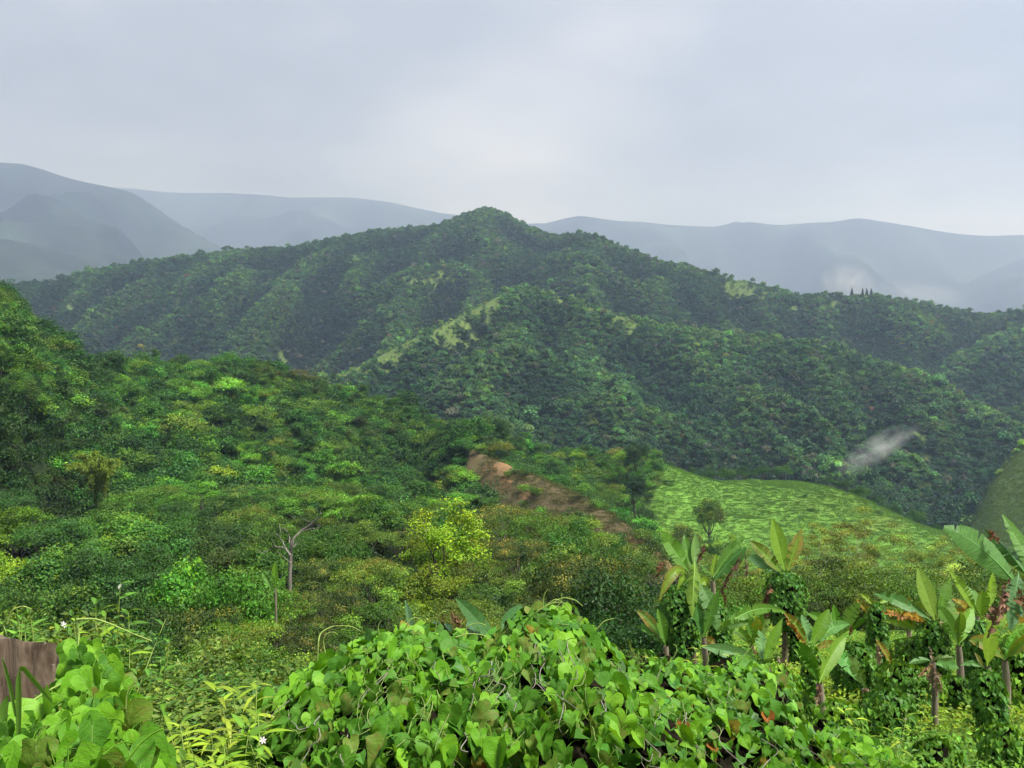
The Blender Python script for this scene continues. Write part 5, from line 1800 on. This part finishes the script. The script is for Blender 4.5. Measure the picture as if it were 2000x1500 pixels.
def vine_pillar(name, u, vtop, vbot, y, wpx, label, seed, lean=0.0, col=(0.055, 0.15, 0.016), size=0.115, dens=1.0, group="vine pillars in the banana plot", bulge=0.15):
    r = np.random.default_rng(seed)
    a, b = PX(u, vtop, y), PX(u + lean, vbot, y)
    zg = float(H(b[0], y)) - 0.1
    zb = min(float(b[2]), zg + 0.3) if b[2] - zg < 1.2 else float(b[2])
    o = thing(name, (b[0], y, zb), label, "vine", group)
    R = wpx * 0.5 * y / F
    Hh = a[2] - zb
    n = int(dens * 2 * math.pi * R * Hh / (size * size) * 3.0 + 60)
    n = min(n, 2600)
    f = r.random(n)
    an = r.uniform(0, 6.28, n)
    lump = fbm(an * 1.2 + seed, f * Hh * 1.6, 31) * 0.55 + fbm(an * 3, f * Hh * 3, 37) * .3
    prof = np.clip(np.minimum(f / 0.06 + .5, ((1 - f) / 0.18) ** 0.6 + 0.12), 0, 1) + bulge * np.sin(f * 3.1)
    rr = R * prof * (0.85 + lump) - r.uniform(0, .06, n)
    ax = (a[:2] - b[:2])
    P = np.stack([rr * np.cos(an) + ax[0] * f, rr * np.sin(an), f * Hh], -1)
    N = np.stack([np.cos(an), np.sin(an), np.full(n, .55)], -1) + r.normal(0, .3, (n, 3))
    D = np.stack([np.cos(an) * .4 + r.normal(0, .35, n), np.sin(an) * .4 + r.normal(0, .35, n), np.full(n, -1.0)], -1)
    g = Geo()
    C = leafcol(r, n, np.array(col) * 1.25, .22, .08) * np.where((lump > 0.06)[:, None], (1.5, 1.3, 1.1), (1, 1, 1))
    small_hearts(g, P, D, N, size, r, C)
    link("foliage", g.mesh("vine_foliage", M_TREE), o, kind="stuff")
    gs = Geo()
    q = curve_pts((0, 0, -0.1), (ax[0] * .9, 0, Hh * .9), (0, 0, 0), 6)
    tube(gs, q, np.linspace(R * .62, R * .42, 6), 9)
    link("tangle", gs.mesh("vine_tangle", M_SHADE_TANGLE, True), o)  # near-black core, shade inside the column put into its colour
    return o


def banana(u, vcrown, y, label, lv, vfoot=None, stem_r=0.11):
    """lv: leaves as (u0, v0, u1, v1, depth of the tip, width in px, options)"""
    c = PX(u, vcrown, y)
    zb = float(H(c[0], y))
    if vfoot is not None:
        zb = min(zb, float(PX(u, vfoot, y)[2]))
    base = np.array([c[0], y, zb])
    o = thing("banana_plant", tuple(base), label, "banana plant", "banana plants in the plot at right")
    g = Geo()
    q = curve_pts((0, 0, -0.1), (0, 0, c[2] - zb), (0.05, 0, 0), 9)
    tube(g, q, np.linspace(stem_r, stem_r * .6, 9), 10)
    link("pseudostem", g.mesh("pseudostem", M_PSEUDO, True), o)
    for k, (u0, v0, u1, v1, dy, wpx, op) in enumerate(lv):
        op = dict(op)
        banana_leaf(o, base, PX(u0, v0, y), PX(u1, v1, y + dy), wpx * y / F, seed=int(u * 7 + k * 13 + vcrown), **op)
    return o


DRY = dict(dead=True, col=BRN, fold=0.9, tatter=0.6, sag=0.0)
DRYP = dict(dead=True, col=(0.34, 0.24, 0.15), fold=1.0, tatter=0.5, sag=0.0)
TAT = dict(tatter=0.45)
YB = dict(col=(0.25, 0.27, 0.03), edge=(0.36, 0.15, 0.03), tatter=0.5, sag=0.1)

# clump with several crowns left of centre
banana(1352, 1125, 24.0, "tall banana clump with fanned leaves above a thick vine column", [
    (1345, 1118, 1298, 1048, .2, 46, dict(sag=.02, fold=.2, col=(.13, .29, .03), tatter=.2)),
    (1350, 1110, 1338, 1053, .5, 28, dict(sag=0, fold=.4, col=BG)),
    (1356, 1108, 1358, 1052, .4, 26, dict(sag=0, fold=.4, col=(.16, .30, .07))),
    (1357, 1098, 1353, 1188, -1.0, 46, dict(sag=.10, fold=-.3, col=(.15, .26, .025), face=(0, -1, .6))),
    (1342, 1122, 1296, 1165, -.4, 30, dict(sag=.35, fold=.2, col=BGY, tatter=.3, edge=(.25, .22, .04))),
    (1340, 1130, 1325, 1150, -.4, 22, dict(sag=.3, fold=.6, col=BGY)),
    (1300, 1100, 1286, 1122, 0, 26, dict(DRY, sag=.2)),
    (1365, 1140, 1400, 1225, -.6, 44, dict(sag=.12, fold=.2, col=(.12, .25, .06), tatter=.35)),
    (1362, 1100, 1375, 1068, .3, 20, dict(DRY, col=(.10, .05, .03)))], 1300)
banana(1392, 1135, 24.6, "banana stem with a wide folded leaf and a ragged dead leaf at its right", [
    (1393, 1128, 1445, 1060, .4, 44, dict(sag=.05, fold=.1, col=(.13, .28, .05), roll=.5)),
    (1394, 1135, 1448, 1078, .2, 52, dict(sag=.06, fold=-.3, col=BGD, roll=-.3)),
    (1448, 1082, 1408, 1152, -.1, 26, dict(DRY, col=(.16, .10, .06))),
    (1455, 1080, 1458, 1122, -.1, 14, dict(DRYP, col=(.2, .14, .09))),
    (1390, 1128, 1398, 1088, .2, 22, dict(sag=0, fold=.4, col=BGY, tatter=.4)),
    (1386, 1140, 1368, 1150, -.3, 24, dict(sag=.3, col=BGY, tatter=.3)),
    (1410, 1150, 1424, 1215, -.1, 18, DRY)], 1300)
vine_pillar("climbing_vine", 1328, 1145, 1270, 23.7, 78, "thick vine column wrapped round the tall banana clump", 901)
vine_pillar("climbing_vine", 1408, 1180, 1275, 24.2, 46, "narrow vine column beside the thick one on the banana clump", 902)
banana(1375, 1245, 21.5, "young banana plant with two upright leaves at the foot of the clump", [
    (1374, 1245, 1400, 1165, .1, 30, dict(sag=.04, fold=.35, col=(.10, .24, .03), tatter=.05)),
    (1372, 1244, 1362, 1192, .3, 34, dict(sag=.02, fold=.5, col=BGD, tatter=.05)),
    (1378, 1248, 1394, 1256, -.2, 20, dict(YB, sag=.1))], 1320)
banana(1428, 1262, 21.0, "low banana plant with long arching leaves below the clump", [
    (1400, 1240, 1517, 1202, .5, 30, dict(sag=.16, fold=.3, col=(.14, .30, .04), tatter=.3)),
    (1396, 1238, 1452, 1222, -.3, 26, dict(sag=.14, fold=.2, col=(.14, .28, .05), tatter=.2)),
    (1462, 1218, 1468, 1240, 0, 20, dict(sag=0, col=BG))], 1330)
# tall one on the round vine column
banana(1531, 1120, 26.0, "banana plant with a tall upright leaf crowning a round vine column", [
    (1533, 1120, 1512, 1028, .4, 44, dict(sag=.02, fold=.25, col=(.19, .34, .03), tatter=.08)),
    (1527, 1122, 1474, 1066, .1, 36, dict(sag=.05, fold=.3, col=(.16, .28, .03), edge=(.20, .17, .03), tatter=.2)),
    (1536, 1122, 1562, 1046, .2, 34, dict(sag=.03, fold=.2, col=(.19, .32, .03), edge=(.42, .26, .08), tatter=.45)),
    (1522, 1120, 1470, 1092, .6, 36, dict(sag=.06, fold=.2, col=(.12, .26, .09), tatter=.2)),
    (1505, 1140, 1488, 1190, -.3, 22, DRY), (1498, 1150, 1490, 1240, -.3, 30, dict(DRY, col=(.26, .14, .08))),
    (1512, 1140, 1500, 1158, -.5, 22, dict(DRYP, col=(.30, .17, .09))),
    (1530, 1215, 1528, 1290, -.2, 22, dict(DRYP, col=(.24, .18, .13)))], 1370)
vine_pillar("climbing_vine", 1535, 1115, 1222, 25.9, 70, "round dark vine column under the tallest upright banana leaf", 903, bulge=.3)
vine_pillar("climbing_vine", 1552, 1215, 1380, 26.2, 40, "slim vine-wrapped stem below the round vine column", 904, dens=.7)
banana(1583, 1262, 19.5, "short banana plant with spread leaves on a slim vine column", [
    (1585, 1262, 1614, 1200, .2, 40, dict(sag=.03, fold=.35, col=(.16, .32, .03), tatter=.05)),
    (1578, 1258, 1537, 1205, 0, 24, dict(YB, col=(.17, .28, .03))),
    (1576, 1262, 1540, 1218, -.2, 18, dict(DRY, col=(.34, .16, .03))),
    (1582, 1258, 1568, 1208, .5, 30, dict(sag=.02, fold=.4, col=(.13, .28, .08), tatter=.2)),
    (1590, 1262, 1650, 1225, .6, 30, dict(sag=.12, fold=.2, col=(.12, .28, .06), tatter=.3)),
    (1590, 1265, 1592, 1302, -.2, 22, dict(DRY, col=(.22, .09, .06))),
    (1590, 1268, 1640, 1260, -.1, 20, YB)], 1380)
vine_pillar("climbing_vine", 1584, 1258, 1385, 19.4, 36, "slim bright vine column with dry leaves at its foot", 905, col=(.08, .19, .018))
banana(1500, 1300, 15.5, "banana plant swallowed by vine with two bare leaves sticking out", [
    (1490, 1300, 1522, 1222, .2, 30, dict(sag=.03, fold=.35, col=(.16, .32, .03), tatter=.05)),
    (1488, 1300, 1388, 1268, -.2, 38, dict(sag=.05, fold=.25, col=(.15, .30, .10), tatter=.03)),
    (1492, 1300, 1484, 1240, .8, 34, dict(sag=.04, fold=.3, col=(.12, .26, .07), tatter=.3)),
    (1520, 1282, 1524, 1330, -.2, 22, dict(DRYP, col=(.30, .22, .18))), (1532, 1290, 1540, 1345, -.1, 18, DRYP)], 1400)
vine_pillar("climbing_vine", 1500, 1290, 1420, 15.4, 110, "broad bright vine heap with two banana leaves sticking out", 906, col=(.10, .22, .02), bulge=.3)
banana(1712, 1180, 24.5, "banana stem with a tiny leaf tuft on a narrow vine column", [
    (1706, 1182, 1684, 1162, 0, 16, dict(sag=.05, col=(.24, .36, .03))), (1702, 1205, 1675, 1176, 0, 18, dict(YB, edge=(.4, .2, .03))),
    (1700, 1205, 1665, 1232, .2, 16, dict(sag=.12, col=BG)), (1716, 1180, 1735, 1172, .2, 16, dict(sag=.1, col=BGY)), (1662, 1215, 1660, 1238, 0, 14, DRY)], 1330)
vine_pillar("climbing_vine", 1713, 1176, 1262, 24.4, 40, "narrow dark vine column with a tiny leaf tuft on top", 907)
banana(1820, 1212, 22.0, "banana plant with one broad pale upright leaf and a rusty leaf at left", [
    (1826, 1214, 1797, 1124, .3, 46, dict(sag=.02, fold=.18, col=(.22, .35, .05), tatter=.02)),
    (1832, 1208, 1852, 1142, .2, 30, dict(sag=.03, fold=.3, col=(.13, .28, .03), tatter=.3)),
    (1818, 1212, 1722, 1166, .4, 32, dict(sag=.07, fold=.2, col=(.11, .26, .06), tatter=.3)),
    (1808, 1216, 1734, 1198, -.3, 30, dict(DRY, col=(.30, .15, .06), edge=(.45, .26, .03))),
    (1806, 1218, 1770, 1204, -.35, 22, dict(YB, col=(.45, .28, .03))),
    (1836, 1215, 1850, 1190, .6, 24, dict(sag=0, col=BGD)),
    (1812, 1240, 1735, 1216, .5, 20, dict(sag=.06, col=BGY, tatter=.3)),
    (1845, 1200, 1838, 1246, -.3, 20, dict(DRYP, col=(.36, .22, .15))), (1850, 1235, 1850, 1262, -.3, 14, DRYP)], 1340)
vine_pillar("climbing_vine", 1822, 1212, 1300, 21.9, 62, "vine column under the broad pale upright banana leaf", 908)
banana(1908, 1205, 21.0, "banana plant with fanned yellow-green leaves near the right edge", [
    (1908, 1200, 1862, 1126, .2, 30, dict(sag=.04, fold=.3, col=(.20, .34, .03), tatter=.3)),
    (1916, 1206, 1918, 1160, -.1, 42, dict(sag=.03, fold=.3, col=(.19, .34, .03), tatter=.1)),
    (1918, 1196, 1884, 1148, .5, 30, dict(sag=.08, fold=.2, col=(.15, .31, .05), tatter=.2)),
    (1932, 1190, 1938, 1128, .3, 26, dict(sag=.02, fold=.4, col=(.21, .36, .02))),
    (1904, 1212, 1850, 1196, -.2, 22, YB), (1900, 1205, 1866, 1174, .3, 22, dict(YB, col=(.38, .33, .03))),
    (1902, 1212, 1870, 1230, -.2, 30, dict(DRY, col=(.26, .12, .07))), (1960, 1225, 2030, 1200, -.2, 30, dict(YB, col=(.42, .30, .03))),
    (1955, 1210, 2010, 1180, .2, 26, dict(sag=.1, col=BGY, tatter=.3))], 1330)
vine_pillar("climbing_vine", 1912, 1210, 1330, 20.9, 66, "vine column below the fanned leaves near the right edge", 909)
banana(2035, 1175, 12.5, "large banana plant at the right edge with a broad torn leaf", [
    (1992, 1150, 1864, 1046, .2, 76, dict(sag=.10, fold=-.12, col=(.12, .27, .06), tatter=.18, face=(-.3, -1, .7))),
    (2010, 1130, 1936, 1046, .5, 60, dict(sag=.06, fold=-.5, col=(.08, .20, .04), tatter=.4)),
    (2030, 1140, 1968, 1024, .4, 40, dict(sag=.04, fold=.3, col=(.15, .31, .06), tatter=.2)),
    (1952, 1062, 1934, 1040, .1, 30, dict(DRY, col=(.24, .11, .06))),
    (2020, 1150, 2070, 1040, .3, 60, dict(sag=.08, fold=.3, col=BG, tatter=.3)),
    (1990, 1120, 1975, 1215, -.4, 60, dict(sag=.05, fold=.3, col=(.10, .22, .07), tatter=.3)),
    (1972, 1132, 1934, 1230, -.5, 46, dict(DRY, col=(.22, .13, .08))), (1962, 1140, 1950, 1210, -.7, 40, dict(DRYP, col=(.28, .16, .10))), (1985, 1150, 1998, 1190, -.5, 36, DRY)], 1480, .14)
banana(1928, 1302, 16.0, "vine-wrapped banana stem topped by a single bright yellow-green leaf", [
    (1928, 1302, 1938, 1222, .1, 40, dict(sag=.02, fold=.12, col=(.25, .40, .03), tatter=.06)),
    (1920, 1302, 1906, 1278, -.1, 14, dict(sag=0, col=(.3, .30, .1))), (1920, 1304, 1882, 1300, -.2, 16, dict(sag=.1, col=(.13, .28, .08)))], 1470)
vine_pillar("climbing_vine", 1926, 1306, 1440, 15.9, 60, "vine column under the single bright upright leaf", 910, lean=14)
banana(1822, 1292, 17.0, "nearly dead banana plant with a flat leaf across its dry top", [
    (1820, 1292, 1858, 1286, -.2, 20, dict(sag=.08, fold=-.3, col=(.20, .30, .09))), (1820, 1292, 1782, 1296, -.1, 18, dict(sag=.1, fold=-.3, col=(.14, .28, .08))),
    (1824, 1298, 1866, 1305, .2, 28, dict(sag=.1, fold=.2, col=(.14, .32, .08))),
    (1822, 1292, 1817, 1268, .1, 8, dict(DRYP, col=(.4, .33, .2))), (1820, 1295, 1796, 1318, -.2, 20, dict(DRYP, col=(.42, .26, .13))),
    (1822, 1296, 1828, 1350, -.2, 24, dict(DRYP, col=(.30, .22, .16))), (1824, 1296, 1836, 1345, 0, 18, DRYP), (1820, 1296, 1814, 1340, 0, 16, DRYP)], 1470, .085)
banana(1742, 1300, 19.0, "leaning dry banana leaf pair between the vine heaps", [
    (1745, 1306, 1714, 1256, .1, 18, YB), (1712, 1258, 1716, 1294, 0, 24, DRYP)], 1390)
banana(960, 1262, 7.6, "banana leaves peeping up behind the heart-leaved mound", [
    (970, 1262, 902, 1182, .3, 42, dict(sag=.05, fold=.25, col=(.07, .19, .04), tatter=.05)),
    (985, 1252, 1012, 1190, .4, 60, dict(sag=.03, fold=.1, col=(.06, .17, .035), tatter=.08)),
    (930, 1262, 925, 1215, .4, 50, dict(sag=.02, fold=.3, col=(.09, .20, .08))),
    (900, 1240, 888, 1205, .1, 26, dict(DRY, col=(.25, .15, .08)))], 1400)
banana(808, 1262, 7.4, "single pale banana leaf tip standing above the mound", [
    (808, 1262, 794, 1184, .1, 24, dict(sag=.02, fold=.5, col=(.13, .26, .12), tatter=.02, roll=.4)),
    (860, 1270, 850, 1222, .3, 46, dict(sag=.02, fold=.3, col=(.10, .22, .12), tatter=.02)), (880, 1268, 872, 1225, .3, 40, dict(sag=.02, fold=.3, col=(.10, .22, .10)))], 1400)
banana(538, 1150, 62.0, "single upright banana leaf below the bare dead tree", [
    (538, 1148, 537, 1104, 0, 18, dict(sag=0, fold=.2, col=(.17, .36, .03))), (530, 1150, 515, 1122, .2, 16, dict(sag=.05, col=BG)), (542, 1150, 556, 1128, .2, 14, dict(sag=.05, col=BG))], 1200)

rbn = np.random.default_rng(977)
for u_, v_, y_, lb in [(1468, 1262, 22.5, "small banana plant between the clump and the tall upright leaf"), (1638, 1248, 22.0, "small banana plant left of the narrow vine column"),
                       (1775, 1232, 23.5, "banana plant half hidden left of the pale upright leaf"), (1872, 1262, 19.5, "banana plant low between the two vine columns at right"),
                       (1962, 1290, 18.0, "banana plant right of the single bright leaf"), (1690, 1345, 17.5, "young banana plant above the large dark vine heap"),
                       (1300, 1262, 20.5, "young banana plant at the left foot of the thick vine column"), (1600, 1335, 16.5, "young banana plant in front of the slim bright vine column")]:
    lv = []
    for k in range(rbn.integers(4, 7)):
        a = rbn.uniform(-1.1, 1.1)
        ln = rbn.uniform(48, 82) * 20 / y_
        dead = rbn.random() < .22
        if dead:
            lv.append((u_, v_, u_ + rbn.uniform(-18, 18), v_ + rbn.uniform(20, 45), rbn.uniform(-.4, .2), 20, dict(DRY if rbn.random() < .5 else DRYP)))
        else:
            cb = np.array((.14, .30, .035)) * (1 + rbn.normal(0, .12, 3)) * np.exp(rbn.normal(0, .15))
            lv.append((u_, v_, u_ + math.sin(a) * ln, v_ - math.cos(a) * ln, rbn.uniform(-.5, .6), rbn.uniform(26, 38) * 20 / y_, dict(sag=.05 + .10 * abs(a), fold=rbn.uniform(.1, .45), col=tuple(cb), tatter=rbn.uniform(.05, .4), edge=(.34, .22, .04) if rbn.random() < .2 else None)))
    banana(u_, v_, y_, lb, lv, v_ + 90)

# vine heaps without leaves of their own
for i, (u_, vt, vb_, y_, w_, lb, cl_) in enumerate([
        (1672, 1255, 1335, 20.5, 84, "dark round vine heap left of the narrow vine column", (.055, .15, .016)),
        (1735, 1345, 1465, 16.5, 96, "large dark vine heap in the middle of the plot", (.06, .155, .016)),
        (1770, 1300, 1350, 18.5, 110, "wide vine heap behind the nearly dead banana plant", (.075, .18, .018)),
        (1240, 1272, 1330, 19.0, 90, "dark vine heap left of the thick vine column", (.05, .14, .018)),
        (1985, 1240, 1330, 19.0, 80, "bright vine heap at the right edge", (.10, .22, .02)),
        (1830, 1445, 1530, 12.5, 90, "small vine heap at the bottom right", (.07, .17, .018)),
        (1960, 1415, 1500, 13.5, 80, "low vine heap at the bottom right corner", (.085, .20, .02)),
        (1870, 1320, 1390, 18.5, 60, "vine heap just right of the nearly dead plant", (.06, .15, .016)),
        (1640, 1370, 1420, 15.5, 90, "low bright vine heap above the low vine at bottom", (.10, .22, .02)),
        (1060, 1180, 1235, 12.0, 70, "small vine heap showing behind the top of the mound", (.08, .20, .03)),
        (1455, 1262, 1330, 20.0, 60, "vine heap behind the broad bright vine heap", (.08, .18, .02)),
        (1790, 1245, 1300, 22.5, 90, "vine heap left of the pale upright leaf's column", (.09, .19, .02)),
        (1560, 1345, 1400, 17.0, 60, "vine heap at the foot of the slim bright column", (.09, .20, .02))]):
    vine_pillar("vine_heap", u_, vt, vb_, y_, w_, lb, 930 + i, col=cl_, bulge=.25, group="vine heaps in the banana plot")

# weeds carpeting the banana plot and the near slope
r = np.random.default_rng(950)
n = 115000
yy_ = np.sqrt(r.uniform(6.5 ** 2, 46 ** 2, n))
tt_ = r.uniform(0.09, 0.86, n)
xx_ = tt_ * yy_
zz_ = H(xx_, yy_)
den_ = fbm(xx_ / 1.7, yy_ / 1.7, 51)
hgt = np.clip(0.28 + 0.9 * den_ + r.normal(0, .07, n), 0.02, 1.2)
P = np.stack([xx_, yy_, zz_ + hgt * r.random(n) ** .6], -1)
N = np.stack([r.normal(0, .55, n), r.normal(-.35, .5, n), np.ones(n)], -1)
C = leafcol(r, n, (0.165, 0.29, 0.024), .26, .12) * np.where((fbm(xx_ / 3.0, yy_ / 3.0, 53) > 0.03)[:, None], (1.35, 1.15, 1.0), (0.8, 0.95, 1.0))
g = Geo()
leaves(g, P, N, np.where(r.random(n) < .3, 0.15, 0.10) * np.clip(yy_ / 17, .5, 1), r, 0.5, C)
link("weed_carpet", g.mesh("weed_carpet", M_TREE), None, None, "stuff", "bright green weeds carpeting the ground of the banana plot")
n = 26000
yy_ = np.sqrt(r.uniform(2.4 ** 2, 26 ** 2, n))
tt_ = r.uniform(-0.68, 0.10, n)
xx_ = tt_ * (yy_ + .5)
zz_ = H(xx_, yy_)
hgt = np.clip(0.2 + 0.7 * fbm(xx_ / 1.2, yy_ / 1.2, 57) + r.normal(0, .05, n), 0.02, .8)
P = np.stack([xx_, yy_, zz_ + hgt * r.random(n) ** .6], -1)
N = np.stack([r.normal(0, .55, n), r.normal(-.35, .5, n), np.ones(n)], -1)
g = Geo()
leaves(g, P, N, 0.09, r, 0.45, leafcol(r, n, (0.075, 0.15, 0.018), .28, .12))
link("slope_weeds", g.mesh("slope_weeds", M_TREE), None, None, "stuff", "low weeds covering the near slope below the stump")

# ------------------------------------------------------------------ labels that single things out
ORD = ["leftmost", "second from left", "third from left", "fourth from left", "fifth from left", "sixth from left", "seventh from left", "eighth from left", "ninth from left", "tenth from left"]
same = {}
for o in SC.objects:
    if o.parent is None and "label" in o and "category" in o:
        same.setdefault(o["label"], []).append(o)
for lb, obs in same.items():
    if 1 < len(obs) <= 10:
        obs.sort(key=lambda o: o.location.x / max(o.location.y, 1))
        for k, o in enumerate(obs):
            nm = "rightmost" if k == len(obs) - 1 and k > 0 else ORD[k]
            if len((lb + " " + nm).replace(",", " ").split()) <= 16:
                o["label"] = "%s, %s" % (lb, nm)
